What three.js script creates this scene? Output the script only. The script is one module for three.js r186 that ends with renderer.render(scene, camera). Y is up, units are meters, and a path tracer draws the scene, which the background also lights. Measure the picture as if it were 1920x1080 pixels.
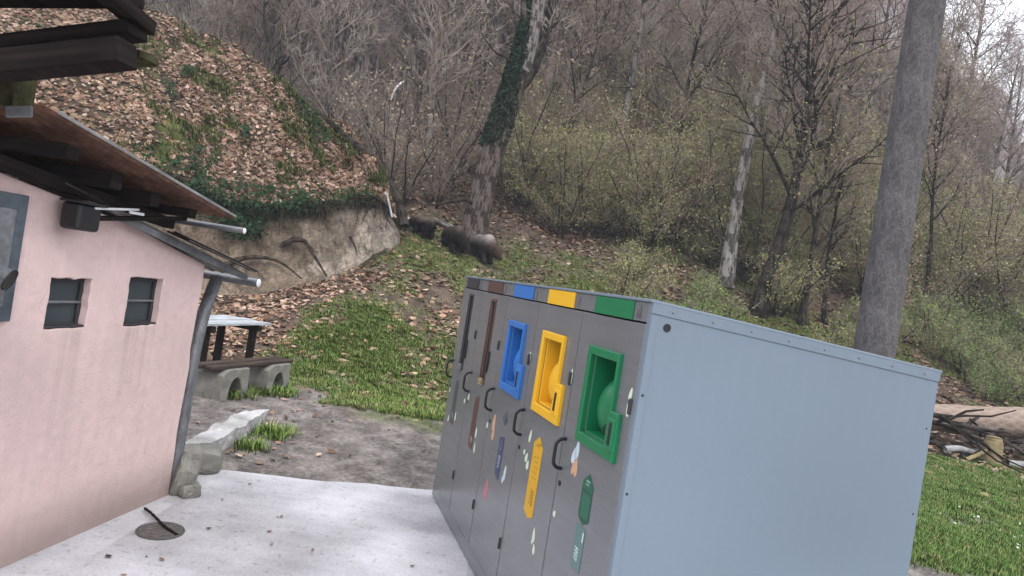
import * as THREE from 'three';
import { RoundedBoxGeometry } from 'three/addons/geometries/RoundedBoxGeometry.js';
import { mergeGeometries } from 'three/addons/utils/BufferGeometryUtils.js';
import { MarchingCubes } from 'three/addons/objects/MarchingCubes.js';

// ---------------------------------------------------------------- camera, sky, light, exposure
const scene = new THREE.Scene();
const camera = new THREE.PerspectiveCamera(45.11, 16 / 9, 0.05, 600);
camera.position.set(0, 1.97, 0);
camera.rotation.set(0, 0, THREE.MathUtils.degToRad(9.0));      // the camera hangs tilted under the eaves
const renderer = new THREE.WebGLRenderer({ antialias: true });
renderer.setSize(1024, 576);
renderer.toneMapping = THREE.LinearToneMapping;
renderer.toneMappingExposure = 2.25;
renderer.shadowMap.enabled = true;
{
  const W = 64, H = 32, d = new Float32Array(W * H * 4);         // an even overcast sky, a little brighter overhead
  for (let j = 0; j < H; j++) for (let i = 0; i < W; i++) {
    const el = Math.sin(((j + 0.5) / H - 0.5) * Math.PI), k = el > 0 ? 0.78 + 0.34 * el : 0.55, o = (j * W + i) * 4;
    d[o] = 0.94 * k; d[o + 1] = 0.975 * k; d[o + 2] = 1.06 * k; d[o + 3] = 1;
  }
  const sky = new THREE.DataTexture(d, W, H, THREE.RGBAFormat, THREE.FloatType);
  sky.mapping = THREE.EquirectangularReflectionMapping; sky.magFilter = THREE.LinearFilter; sky.needsUpdate = true;
  scene.background = sky; scene.environment = sky;
}
const sun = new THREE.DirectionalLight(new THREE.Color(1, 0.97, 0.92), 0.8);
sun.position.set(14, 40, 18); sun.target.position.set(0, 0, -14);
sun.castShadow = true; sun.shadow.radius = 32; sun.shadow.mapSize.set(2048, 2048);
Object.assign(sun.shadow.camera, { left: -40, right: 40, top: 40, bottom: -40, near: 1, far: 140 });
scene.add(sun, sun.target);
scene.fog = new THREE.FogExp2(new THREE.Color(0.86, 0.88, 0.95), 0.0015);

// ---------------------------------------------------------------- helpers
function RNG(seed) { let a = seed >>> 0; return () => { a = (a + 0x6d2b79f5) | 0; let t = Math.imul(a ^ (a >>> 15), 1 | a); t = (t + Math.imul(t ^ (t >>> 7), 61 | t)) ^ t; return ((t ^ (t >>> 14)) >>> 0) / 4294967296; }; }
const rnd = RNG(7);
const V = (x, y, z) => new THREE.Vector3(x, y, z);
const clamp = (x, a = 0, b = 1) => Math.min(b, Math.max(a, x));
const mix = (a, b, t) => a + (b - a) * t;
const sstep = (a, b, x) => { const t = clamp((x - a) / (b - a)); return t * t * (3 - 2 * t); };
const lin = (table, x) => {
  if (x <= table[0][0]) return table[0][1];
  for (let i = 1; i < table.length; i++) if (x <= table[i][0]) { const [a, va] = table[i - 1], [b, vb] = table[i]; return mix(va, vb, (x - a) / (b - a)); }
  return table[table.length - 1][1];
};
const hash = (x, y, s = 0) => { let h = Math.imul(x | 0, 374761393) ^ Math.imul(y | 0, 668265263) ^ Math.imul(s | 0, 1274126177); h = Math.imul(h ^ (h >>> 13), 1274126177); return ((h ^ (h >>> 16)) >>> 0) / 4294967296; };
function vnoise(x, y, s = 0, per = 0) {
  const xi = Math.floor(x), yi = Math.floor(y), fx = x - xi, fy = y - yi, u = fx * fx * (3 - 2 * fx), v = fy * fy * (3 - 2 * fy);
  const w = per ? (a) => ((a % per) + per) % per : (a) => a;
  return mix(mix(hash(w(xi), w(yi), s), hash(w(xi + 1), w(yi), s), u), mix(hash(w(xi), w(yi + 1), s), hash(w(xi + 1), w(yi + 1), s), u), v);
}
function fbm(x, y, oct = 4, s = 0, per = 0) { let a = 0.5, t = 0, n = 0; for (let i = 0; i < oct; i++) { t += a * vnoise(x, y, s + i * 17, per); n += a; x *= 2; y *= 2; per *= 2; a *= 0.5; } return t / n; }

const taken = {};
function numbered(name) { const n = taken[name] = (taken[name] ?? -1) + 1; return n ? name + '_' + String(n).padStart(3, '0') : name; }
function tag(o, label, category, group, kind) { o.userData = {}; if (label) o.userData.label = label; if (category) o.userData.category = category; if (group) o.userData.group = group; if (kind) o.userData.kind = kind; return o; }
function thing(name, label, category, pos = [0, 0, 0], turn = 0, group) {
  const o = new THREE.Group(); o.name = numbered(name); o.position.set(...pos); o.rotation.y = turn; scene.add(o);
  return tag(o, label, category, group);
}
function part(name, geo, m, parent, pos, rot) {
  const o = new THREE.Mesh(Array.isArray(geo) ? mergeGeometries(geo.map(plain)) : geo, m);
  o.name = parent === scene ? numbered(name) : name; o.castShadow = o.receiveShadow = true;
  if (pos) o.position.set(...pos);
  if (rot) o.rotation.set(...rot);
  parent.add(o);
  return o;
}
const struct = (name, geo, m) => { const o = part(name, geo, m, scene); o.userData.kind = 'structure'; return o; };
function plain(g) { const n = g.index ? g.toNonIndexed() : g; for (const k of Object.keys(n.attributes)) if (!['position', 'normal', 'uv'].includes(k)) n.deleteAttribute(k); return n; }
// texture coordinates in metres, from the dominant axis of each normal
function metreUV(g, k = 1, ox = 0) {
  const p = g.attributes.position, n = g.attributes.normal, uv = new Float32Array(p.count * 2);
  for (let i = 0; i < p.count; i++) {
    const ax = Math.abs(n.getX(i)), ay = Math.abs(n.getY(i)), az = Math.abs(n.getZ(i));
    const [u, v] = ax > ay && ax > az ? [p.getZ(i), p.getY(i)] : ay > az ? [p.getX(i), p.getZ(i)] : [p.getX(i), p.getY(i)];
    uv[2 * i] = u * k + ox; uv[2 * i + 1] = v * k + ox * 0.37;
  }
  g.setAttribute('uv', new THREE.BufferAttribute(uv, 2));
  return g;
}
function box(w, h, d, x = 0, y = 0, z = 0, r = 0.006) {
  const g = new RoundedBoxGeometry(w, h, d, 1, Math.min(r, w / 2.2, h / 2.2, d / 2.2)); g.translate(x, y, z);
  return metreUV(g);
}
function extrude(pts, depth, bevel = 0, holes = []) {
  const s = new THREE.Shape(pts.map(([x, y]) => new THREE.Vector2(x, y)));
  for (const h of holes) s.holes.push(new THREE.Path(h.map(([x, y]) => new THREE.Vector2(x, y))));
  return metreUV(new THREE.ExtrudeGeometry(s, { depth, bevelEnabled: bevel > 0, bevelThickness: bevel, bevelSize: bevel, bevelOffset: -bevel, bevelSegments: 1, curveSegments: 10 }));
}
// a bar between two points
function bar(a, b, w, h, r = 0.005) {
  const d = b.clone().sub(a), g = new RoundedBoxGeometry(w, h, d.length(), 1, Math.min(r, w / 2.2, h / 2.2)); metreUV(g);
  g.applyMatrix4(new THREE.Matrix4().lookAt(b, a, V(0, 1, 0)).setPosition(a.clone().add(b).multiplyScalar(0.5)));
  return g;
}
const cyl = (r1, r2, h, n = 16, x = 0, y = 0, z = 0) => { const g = new THREE.CylinderGeometry(r1, r2, h, n); g.translate(x, y, z); return g; };
// triangles gathered into one geometry: tubes, cones and leaves
class Tris {
  constructor() { this.p = []; this.n = []; this.u = []; this.i = []; this.c = []; }
  vert(x, y, z, nx, ny, nz, u = 0, v = 0) { this.p.push(x, y, z); this.n.push(nx, ny, nz); this.u.push(u, v); return this.p.length / 3 - 1; }
  tube(pts, rad, sides, v0 = 0, lump = null) {
    let ref = V(0.31, 0.2, 0.93), start = this.p.length / 3, v = v0;
    for (let k = 0; k < pts.length; k++) {
      const t = pts[Math.min(k + 1, pts.length - 1)].clone().sub(pts[Math.max(k - 1, 0)]).normalize();
      const e1 = ref.clone().sub(t.clone().multiplyScalar(ref.dot(t))).normalize(), e2 = t.clone().cross(e1); ref = e1;
      if (k) v += pts[k].distanceTo(pts[k - 1]);
      for (let j = 0; j <= sides; j++) {
        const a = (j % sides) / sides * Math.PI * 2, r = rad[k] * (lump ? lump(a, v, k) : 1), n = e1.clone().multiplyScalar(Math.cos(a)).addScaledVector(e2, Math.sin(a));
        this.vert(pts[k].x + n.x * r, pts[k].y + n.y * r, pts[k].z + n.z * r, n.x, n.y, n.z, j / sides * Math.max(1, Math.round(rad[0] * 6)), v);
      }
    }
    for (let k = 0; k < pts.length - 1; k++) for (let j = 0; j < sides; j++) {
      const a = start + k * (sides + 1) + j, b = a + sides + 1;
      this.i.push(a, a + 1, b, a + 1, b + 1, b);
    }
    return this;
  }
  cap(center, n, pts) { const c = this.vert(center.x, center.y, center.z, n.x, n.y, n.z, 0.5, 0.5), s = this.p.length / 3; pts.forEach((q) => this.vert(q.x, q.y, q.z, n.x, n.y, n.z, q.x * 3, q.y * 3)); for (let k = 0; k < pts.length; k++) this.i.push(c, s + k, s + (k + 1) % pts.length); }
  twig(a, d, len, r) {                                            // a thin three-sided spike
    const b = V(a.x + d.x * len, a.y + d.y * len, a.z + d.z * len), e1 = V(d.y, d.z, d.x).cross(d).normalize(), e2 = d.clone().cross(e1), s = this.p.length / 3;
    for (let j = 0; j < 3; j++) { const t = j * 2.094, n = e1.clone().multiplyScalar(Math.cos(t)).addScaledVector(e2, Math.sin(t)); this.vert(a.x + n.x * r, a.y + n.y * r, a.z + n.z * r, n.x, n.y, n.z, j / 3, 0); }
    const m = this.vert(b.x, b.y, b.z, d.x, d.y, d.z, 0.5, len);
    this.i.push(s, s + 1, m, s + 1, s + 2, m, s + 2, s, m);
    return b;
  }
  leaf(q, size, g) {                                              // a small folded leaf
    const a = V(g() - 0.5, g() - 0.5, g() - 0.5).normalize(), b = V(g() - 0.5, g() - 0.5, g() - 0.5).cross(a).normalize(), n = a.clone().cross(b), s = this.p.length / 3;
    for (const [x, y] of [[-1, 0], [0, -0.5], [1, 0], [0, 0.5]]) this.vert(q.x + (a.x * x + b.x * y) * size, q.y + (a.y * x + b.y * y) * size, q.z + (a.z * x + b.z * y) * size, n.x, n.y, n.z, x, y);
    this.i.push(s, s + 1, s + 2, s, s + 2, s + 3);
  }
  geo() {
    const g = new THREE.BufferGeometry();
    g.setAttribute('position', new THREE.Float32BufferAttribute(this.p, 3)); g.setAttribute('normal', new THREE.Float32BufferAttribute(this.n, 3)); g.setAttribute('uv', new THREE.Float32BufferAttribute(this.u, 2));
    g.setIndex(this.i);
    return g;
  }
}
// ---------------------------------------------------------------- textures and materials
function tex(size, fn, srgb = true, repeat = 1) {
  const d = new Uint8Array(size * size * 4);
  for (let j = 0; j < size; j++) for (let i = 0; i < size; i++) { const c = fn(i / size, j / size), o = (j * size + i) * 4; for (let k = 0; k < 3; k++) d[o + k] = clamp(Array.isArray(c) ? c[k] : c) * 255; d[o + 3] = 255; }
  const t = new THREE.DataTexture(d, size, size, THREE.RGBAFormat); t.wrapS = t.wrapT = THREE.RepeatWrapping; t.magFilter = THREE.LinearFilter; t.minFilter = THREE.LinearMipmapLinearFilter; t.generateMipmaps = true;
  if (srgb) t.colorSpace = THREE.SRGBColorSpace;
  t.repeat.set(repeat, repeat); t.needsUpdate = true;
  return t;
}
const L = (r, g, b) => new THREE.Color().setRGB(r, g, b);
const std = (color, rough = 0.9, extra = {}) => new THREE.MeshPhysicalMaterial({ color, roughness: rough, metalness: 0, specularIntensity: rough >= 0.85 ? 0.2 : 0.9, ...extra });   // earth, bark, leaves and fur hardly shine
// grey-scale variation maps, to multiply a base colour with
const T = {};
T.mottle = tex(512, (u, v) => { const a = fbm(u * 4, v * 4, 6, 3, 4), b = fbm(u * 32, v * 32, 3, 9, 32); return 0.72 + 0.34 * (a - 0.5) * 2 * 0.6 + 0.22 * (b - 0.5); });
T.grit = tex(512, (u, v) => { const a = fbm(u * 8, v * 8, 5, 31, 8), b = vnoise(u * 128, v * 128, 5, 128), c = vnoise(u * 256, v * 256, 6, 256); return clamp(0.55 + 0.5 * (a - 0.5) + 0.45 * (b - 0.5) + 0.25 * (c - 0.5)); });
T.plaster = tex(512, (u, v) => { const a = fbm(u * 3, v * 3, 5, 41, 3), s = fbm(u * 14, v * 2, 4, 43, 2), b = fbm(u * 64, v * 64, 2, 47, 64); const k = 0.86 + 0.2 * (a - 0.5) + 0.12 * (s - 0.5) + 0.08 * (b - 0.5); return [k, k * (0.985 + 0.05 * (a - 0.5)), k * (0.99 + 0.07 * (s - 0.5))]; });
T.concrete = tex(1024, (u, v) => { const a = fbm(u * 4, v * 4, 6, 51, 4), b = fbm(u * 3 + 4, v * 9, 4, 57, 9), c = vnoise(u * 200, v * 200, 59, 200), spot = sstep(0.72, 0.82, fbm(u * 60, v * 60, 2, 61, 60)); const k = 0.86 + 0.34 * (a - 0.5) + 0.20 * (b - 0.5) + 0.07 * (c - 0.5) - 0.08 * spot; return [k, k * 0.995, k * (1.0 + 0.02 * (a - 0.5))]; });
T.bark = tex(512, (u, v) => { const r = fbm(u * 16, v * 5, 5, 71, 5), pale = sstep(0.50, 0.66, fbm(u * 9, v * 7, 4, 77, 7)), k = 0.25 + 0.75 * Math.abs(r - 0.5) * 2 + 0.25 * r; return [mix(k * 0.86, 0.95, pale * 0.55), mix(k * 0.82, 0.95, pale * 0.55), mix(k * 0.8, 0.94, pale * 0.55)]; });
T.barkBump = tex(512, (u, v) => fbm(u * 20, v * 6, 5, 71, 6), false);
T.wood = tex(512, (u, v) => { const g = fbm(u * 2, v * 48, 4, 81, 48) , a = fbm(u * 4, v * 4, 4, 85, 4); return 0.5 + 0.5 * g + 0.3 * (a - 0.5); });
T.soil = tex(512, (u, v) => { const a = fbm(u * 6, v * 6, 5, 91, 6), b = fbm(u * 40, v * 40, 3, 95, 40); return clamp(0.66 + 0.4 * (a - 0.5) + 0.34 * (b - 0.5)); });
T.metal = tex(512, (u, v) => { const a = fbm(u * 2, v * 2, 4, 101, 2), b = fbm(u * 3, v * 40, 3, 107, 40), c = vnoise(u * 256, v * 256, 109, 256); return 0.9 + 0.1 * (a - 0.5) + 0.06 * (b - 0.5) + 0.05 * (c - 0.5); });
T.rust = tex(256, (u, v) => { const a = fbm(u * 5, v * 5, 5, 111, 5); return [0.55 + 0.5 * (a - 0.5), 0.42 + 0.5 * (a - 0.5), 0.36 + 0.5 * (a - 0.5)]; });
T.sheet = tex(512, (u, v) => { const a = fbm(u * 2, v * 2, 3, 131, 2), s = fbm(u * 24, v * 1, 3, 133, 1) , c = vnoise(u * 256, v * 256, 135, 256); return 0.92 + 0.10 * (a - 0.5) + 0.07 * (s - 0.5) + 0.012 * (c - 0.5); });
T.logBark = tex(512, (u, v) => { const a = fbm(u * 5, v * 3, 5, 141, 1), p = sstep(0.45, 0.7, fbm(u * 3, v * 4, 4, 145, 1)), k = 0.45 + 0.9 * (a - 0.3); return [mix(k, 0.95, 0.5 * p), mix(k * 0.93, 0.93, 0.5 * p), mix(k * 0.88, 0.92, 0.5 * p)]; });
T.wall = tex(1024, (u, v) => { // the whole side of the shed: 4 m by 2.6 m, with splashed dirt along the foot, drips under the windows and fine cracks
  const x = u * 4, y = v * 2.6 - 0.15, a = fbm(u * 6, v * 4, 5, 151, 2), b = fbm(u * 90, v * 60, 2, 153, 30), s = fbm(u * 60, v * 2, 3, 155, 2);
  let k = 0.93 + 0.10 * (a - 0.5) + 0.05 * (b - 0.5) + 0.05 * (s - 0.5);
  const splash = (1 - sstep(0.02, 0.22 + 0.25 * a, y)) * 0.22, drip = (Math.abs(x - 2.54) < 0.17 || Math.abs(x - 3.2) < 0.18) && y < 1.34 ? sstep(0.5, 0.75, fbm(x * 26, 0.3, 2, 157)) * sstep(0.55, 1.3, y) * 0.06 : 0;
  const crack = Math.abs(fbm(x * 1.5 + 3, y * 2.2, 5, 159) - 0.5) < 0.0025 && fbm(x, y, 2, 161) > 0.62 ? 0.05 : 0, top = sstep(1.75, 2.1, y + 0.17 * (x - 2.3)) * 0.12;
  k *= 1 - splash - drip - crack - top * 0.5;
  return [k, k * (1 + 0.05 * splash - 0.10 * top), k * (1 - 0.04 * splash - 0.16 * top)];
});
T.wall.repeat.set(0.25, 1 / 2.6); T.wall.offset.set(0, 0.15 / 2.6);
T.poleGrain = tex(512, (u, v) => { const a = fbm(u * 24, v * 8, 4, 121, 8), b = vnoise(u * 96, v * 64, 123, 32), c = fbm(u * 2, v * 2, 3, 127, 2); return 0.66 + 0.22 * (a - 0.5) + 0.2 * (b - 0.5) + 0.16 * (c - 0.5); });
const rep = (t, k) => { const c = t.clone(); c.repeat.set(k, k); c.needsUpdate = true; return c; };

const M = {
  slab: std(L(0.62, 0.61, 0.625), 0.85, { map: rep(T.concrete, 0.45), bumpMap: rep(T.grit, 1.6), bumpScale: 0.004 }),
  ground: std(0xffffff, 0.97, { vertexColors: true, map: rep(T.soil, 0.8), bumpMap: rep(T.soil, 1.7), bumpScale: 0.03 }),
  bank: std(0xffffff, 0.97, { vertexColors: true, map: rep(T.soil, 0.6), bumpMap: rep(T.soil, 1.3), bumpScale: 0.06 }),
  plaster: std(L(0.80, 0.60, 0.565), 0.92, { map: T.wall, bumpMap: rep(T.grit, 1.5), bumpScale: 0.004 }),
  frontGrey: std(L(0.245, 0.255, 0.268), 0.27, { map: rep(T.metal, 0.8), metalness: 0.25 }),
  sideBlue: std(L(0.195, 0.247, 0.298), 0.5, { map: rep(T.sheet, 0.45), bumpMap: rep(T.sheet, 0.45), bumpScale: 0.003 }),
  black: std(L(0.012, 0.012, 0.013), 0.5),
  darkHole: std(L(0.02, 0.02, 0.02), 0.9),
  green: std(L(0.008, 0.17, 0.065), 0.38), yellow: std(L(0.80, 0.45, 0.02), 0.38), blue: std(L(0.03, 0.16, 0.48), 0.38), brown: std(L(0.085, 0.045, 0.033), 0.5), charcoal: std(L(0.03, 0.03, 0.034), 0.5),
  steel: std(L(0.45, 0.46, 0.48), 0.4, { metalness: 0.7 }),
  zinc: std(L(0.42, 0.43, 0.45), 0.5, { metalness: 0.35, map: rep(T.mottle, 1.3) }),
  white: std(L(0.72, 0.72, 0.72), 0.6),
  tin: std(L(0.48, 0.45, 0.43), 0.7, { map: rep(T.mottle, 1.1) }),
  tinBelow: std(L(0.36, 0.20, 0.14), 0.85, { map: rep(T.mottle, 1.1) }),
  darkWood: std(L(0.026, 0.019, 0.017), 0.85, { map: rep(T.wood, 1.2), bumpMap: rep(T.wood, 1.2), bumpScale: 0.003 }),
  oldWood: std(L(0.10, 0.075, 0.06), 0.85, { map: rep(T.wood, 1.2), bumpMap: rep(T.wood, 1.2), bumpScale: 0.004 }),
  mossWood: std(L(0.10, 0.095, 0.045), 0.95, { map: rep(T.soil, 3), bumpMap: rep(T.soil, 3), bumpScale: 0.006 }),
  paintedWood: std(L(0.72, 0.75, 0.78), 0.6, { map: rep(T.wood, 1.6), bumpMap: rep(T.wood, 1.6), bumpScale: 0.004 }),
  oldConcrete: std(L(0.33, 0.32, 0.28), 0.95, { map: rep(T.concrete, 1.2), bumpMap: rep(T.grit, 2), bumpScale: 0.01 }),
  paleStone: std(L(0.68, 0.67, 0.65), 0.95, { map: rep(T.concrete, 1.1), bumpMap: rep(T.grit, 2), bumpScale: 0.012 }),
  rust: std(L(0.34, 0.295, 0.285), 0.9, { map: rep(T.mottle, 3), bumpMap: rep(T.grit, 3), bumpScale: 0.004 }),
  frameBlue: std(L(0.17, 0.21, 0.25), 0.6, { map: rep(T.mottle, 1) }),
  pane: new THREE.MeshPhysicalMaterial({ color: L(0.14, 0.17, 0.18), roughness: 0.25, transmission: 0.6, thickness: 0, specularIntensity: 0.5 }),
  pole: std(L(0.225, 0.21, 0.208), 0.95, { map: rep(T.poleGrain, 1), bumpMap: rep(T.poleGrain, 1), bumpScale: 0.008 }),
  bark: std(L(0.22, 0.19, 0.175), 0.95, { map: rep(T.bark, 1), bumpMap: rep(T.barkBump, 1), bumpScale: 0.03 }),
  barkLog: std(L(0.46, 0.41, 0.375), 0.95, { map: T.logBark, bumpMap: T.logBark, bumpScale: 0.05 }),
  barkOld: std(L(0.27, 0.225, 0.205), 0.95, { map: rep(T.bark, 0.9), bumpMap: rep(T.barkBump, 0.9), bumpScale: 0.04 }),
  barkPale: std(L(0.66, 0.63, 0.61), 0.95, { map: rep(T.bark, 0.7), bumpMap: rep(T.barkBump, 0.8), bumpScale: 0.02 }),
  barkDark: std(L(0.10, 0.085, 0.075), 0.95, { map: rep(T.bark, 1.2), bumpMap: rep(T.barkBump, 1), bumpScale: 0.03 }),
  barkGrey: std(L(0.42, 0.39, 0.375), 0.95, { map: rep(T.bark, 0.8), bumpMap: rep(T.barkBump, 0.8), bumpScale: 0.02 }),
  twig: std(L(0.24, 0.19, 0.155), 0.95), twigViolet: std(L(0.32, 0.24, 0.245), 0.95), twigGrey: std(L(0.35, 0.30, 0.26), 0.95),
  bud: std(L(0.265, 0.265, 0.11), 0.9), budTan: std(L(0.36, 0.285, 0.175), 0.9), shoot: std(L(0.17, 0.23, 0.075), 0.9),
  leaf: std(0xffffff, 0.85), ivy: std(0xffffff, 0.85), grass: std(0xffffff, 0.85),
  fur: std(0xffffff, 0.95, { vertexColors: true }), nose: std(L(0.01, 0.01, 0.01), 0.4),
  root: std(L(0.14, 0.115, 0.09), 0.95, { map: rep(T.bark, 2) }), cutWood: std(L(0.55, 0.44, 0.24), 0.9, { map: rep(T.wood, 2) }),
};
for (const m of [M.bud, M.budTan, M.shoot, M.leaf, M.ivy, M.grass, M.twig]) m.side = THREE.DoubleSide;

// ---------------------------------------------------------------- the ground (depth D runs away from the camera, z = -D)
const TA = [[-12, 0.05], [-7, 0.07], [-5, 0.10], [-3.5, 0.21], [-1.7, 0.22], [30, 0.22]];
const TB = [[-12, 0.010], [-7, 0.010], [-5, 0.014], [-3.5, 0.0135], [-1.7, 0.0092], [2, 0.0109], [5, 0.015], [8, 0.011], [30, 0.010]];
const TD = [[-2, 11], [2, 12], [5, 13.3], [8, 14], [30, 15]];
const TS = [[-1, 0.46], [0.28, 0.50], [0.45, 0.44], [0.60, 0.22], [0.8, 0.20], [1, 0.23]];   // by bearing x / D
function relief(x, D) {
  const u = D - lin(TD, x);
  if (u <= -0.8) return 0;
  const w = u > 0.8 ? u : (u + 0.8) ** 2 / 3.2, U = Math.min(w, 12);
  let y = lin(TA, x) * U + lin(TB, x) * U * U;
  if (w > 12) { const s = lin(TS, x / Math.max(D, 1)), f = Math.min(w, 92) - 12; y += s * f - (w > 92 ? (w - 92) * 0.25 : 0); }
  return y;
}
const slabEdge = (x) => 6.0 + (x + 2.5) * 0.21 + 0.06 * (vnoise(x * 5, 2, 4) - 0.5);
function G(x, D) {
  let y = relief(x, D);
  const far = sstep(12, 26, D);
  y += (fbm(x * 0.5 + 50, D * 0.5, 3, 201) - 0.5) * (0.10 * sstep(9, 14, D) + 0.9 * far) + (vnoise(x * 3, D * 3, 205) - 0.5) * 0.05 * sstep(6.6, 9, D);
  if (x > -2.9 && x < 3.6) y -= 0.14 * (1 - sstep(-0.12, 0.05, D - slabEdge(x)));
  return y;
}
// how green, how leafy the ground is
const edge = (x, D, s) => (fbm(x * 1.1, D * 1.1, 4, s) - 0.5);
function greenAt(x, D) {
  const n = edge(x, D, 301);
  let g = 0;
  g = Math.max(g, sstep(-0.9, 0.8, (D - 10.3 + (x + 2.6) * 0.55) + n * 3.4) * sstep(-4.25, -3.3, x + n * 1.6 + (D - 12) * 0.1) * (1 - sstep(14.0, 16.0, D + n * 4)) * (1 - sstep(0.5, 3, x)));
  g = Math.max(g, (x > 0.6 ? 0.75 : 0.85) * sstep(15.6, 18.0, D + n * 5) * (1 - sstep(20.6, 23.0, D + n * 5)) * sstep(-3.9, -2.9, x + n) * (1 - sstep(2.5, 6.0, x + n * 4)));   // the crest the bears stand on
  g = Math.max(g, sstep(1.5, 3.5, x) * sstep(6.3, 6.9, D + n) * (1 - sstep(13.4, 14.3, D + n * 1.2)));      // the lawn by the logs
  g = Math.max(g, 0.85 * sstep(2, 5, x) * sstep(15.5, 18, D + n * 5) * (1 - sstep(26, 32, D)) * sstep(0.38, 0.5, fbm(x * 0.4, D * 0.4, 3, 307)));
  return g * (0.25 + 0.75 * sstep(0.30, 0.54, fbm(x * 1.5, D * 1.5, 4, 311)));
}
function litterAt(x, D) {
  const n = edge(x, D, 331);
  return clamp(sstep(10.2, 12.5, D + n * 3 - (x > -2 ? -1 : 0)) * (1 - 0.75 * greenAt(x, D)));
}
function groundColor(x, D, c) {
  const g = greenAt(x, D), l = litterAt(x, D), n = fbm(x * 1.7, D * 1.7, 4, 341), far = sstep(24, 45, D);
  let r = 0.37, gg = 0.325, b = 0.30;                           // the trodden earth
  r = mix(r, 0.26, n * 0.8); gg = mix(gg, 0.225, n * 0.8); b = mix(b, 0.205, n * 0.8);
  r = mix(r, 0.185, l); gg = mix(gg, 0.135, l); b = mix(b, 0.10, l);
  r = mix(r, 0.23, far); gg = mix(gg, 0.175, far); b = mix(b, 0.165, far);
  r = mix(r, 0.13 + 0.06 * n, g); gg = mix(gg, 0.17 + 0.06 * n, g); b = mix(b, 0.052, g);
  c.push(r * 1.35, gg * 1.35, b * 1.35);
}
function axis(lo, a, b, hi, step, grow) {
  const out = []; for (let x = a; x <= b; x += step) out.push(x);
  for (let x = b, s = step; x < hi;) { s *= grow; x += s; out.push(Math.min(x, hi)); }
  for (let x = a, s = step; x > lo;) { s *= grow; x -= s; out.unshift(Math.max(x, lo)); }
  return out;
}
{
  const xs = axis(-170, -7, 12, 170, 0.13, 1.09), ds = axis(-60, 4.5, 24, 230, 0.13, 1.07), p = [], c = [], uv = [], idx = [];
  for (const D of ds) for (const x of xs) { p.push(x, G(x, D), -D); groundColor(x, D, c); uv.push(x, D); }
  const n = xs.length;
  for (let j = 0; j < ds.length - 1; j++) for (let i = 0; i < n - 1; i++) { const a = j * n + i; idx.push(a, a + 1, a + n, a + 1, a + n + 1, a + n); }
  const g = new THREE.BufferGeometry();
  g.setAttribute('position', new THREE.Float32BufferAttribute(p, 3)); g.setAttribute('color', new THREE.Float32BufferAttribute(c, 3)); g.setAttribute('uv', new THREE.Float32BufferAttribute(uv, 2));
  g.setIndex(idx); g.computeVertexNormals();
  struct('ground', g, M.ground);
}
{ // the concrete apron
  const pts = [[-2.9, 3], [3.4, 3]];
  for (let x = 3.4; x >= -2.9; x -= 0.05) pts.push([x, -slabEdge(x)]);
  const s = new THREE.Shape(pts.map(([x, z]) => new THREE.Vector2(x, -z)));
  const g = new THREE.ExtrudeGeometry(s, { depth: 0.16, bevelEnabled: true, bevelSize: 0.008, bevelThickness: 0.008, bevelSegments: 1 });
  g.rotateX(-Math.PI / 2); g.translate(0, -0.168, 0); metreUV(g);
  struct('concrete_pavement', g, M.slab);
}

// ---------------------------------------------------------------- the steep bank on the left, with its bare earth cliff
const st = {
  base: [[-13.5, -0.3, 13.6], [-8.48, -0.15, 15.5], [-6.98, 0.5, 16.5], [-5.77, 0.95, 17.3], [-4.47, 1.5, 18.2], [-3.67, 2.35, 18.8], [-3.25, 2.6, 19.2]],
  lip: [[-13.2, 3.9, 13.9], [-8.22, 3.32, 15.7], [-7.14, 3.0, 16.6], [-5.97, 3.11, 17.3], [-4.76, 3.54, 18.1], [-3.88, 3.80, 18.8], [-3.32, 3.1, 19.3]],
  crest: [[-23, 11.2, 22], [-14.24, 9.0, 22], [-11.3, 8.35, 22], [-9.08, 7.6, 22], [-7.22, 6.6, 21.5], [-5.44, 5.5, 21], [-3.4, 3.55, 20.5]],
};
for (const k in st) st[k] = new THREE.CatmullRomCurve3(st[k].map(([x, y, D]) => V(x, y, -D)), false, 'catmullrom', 0.5);
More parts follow.
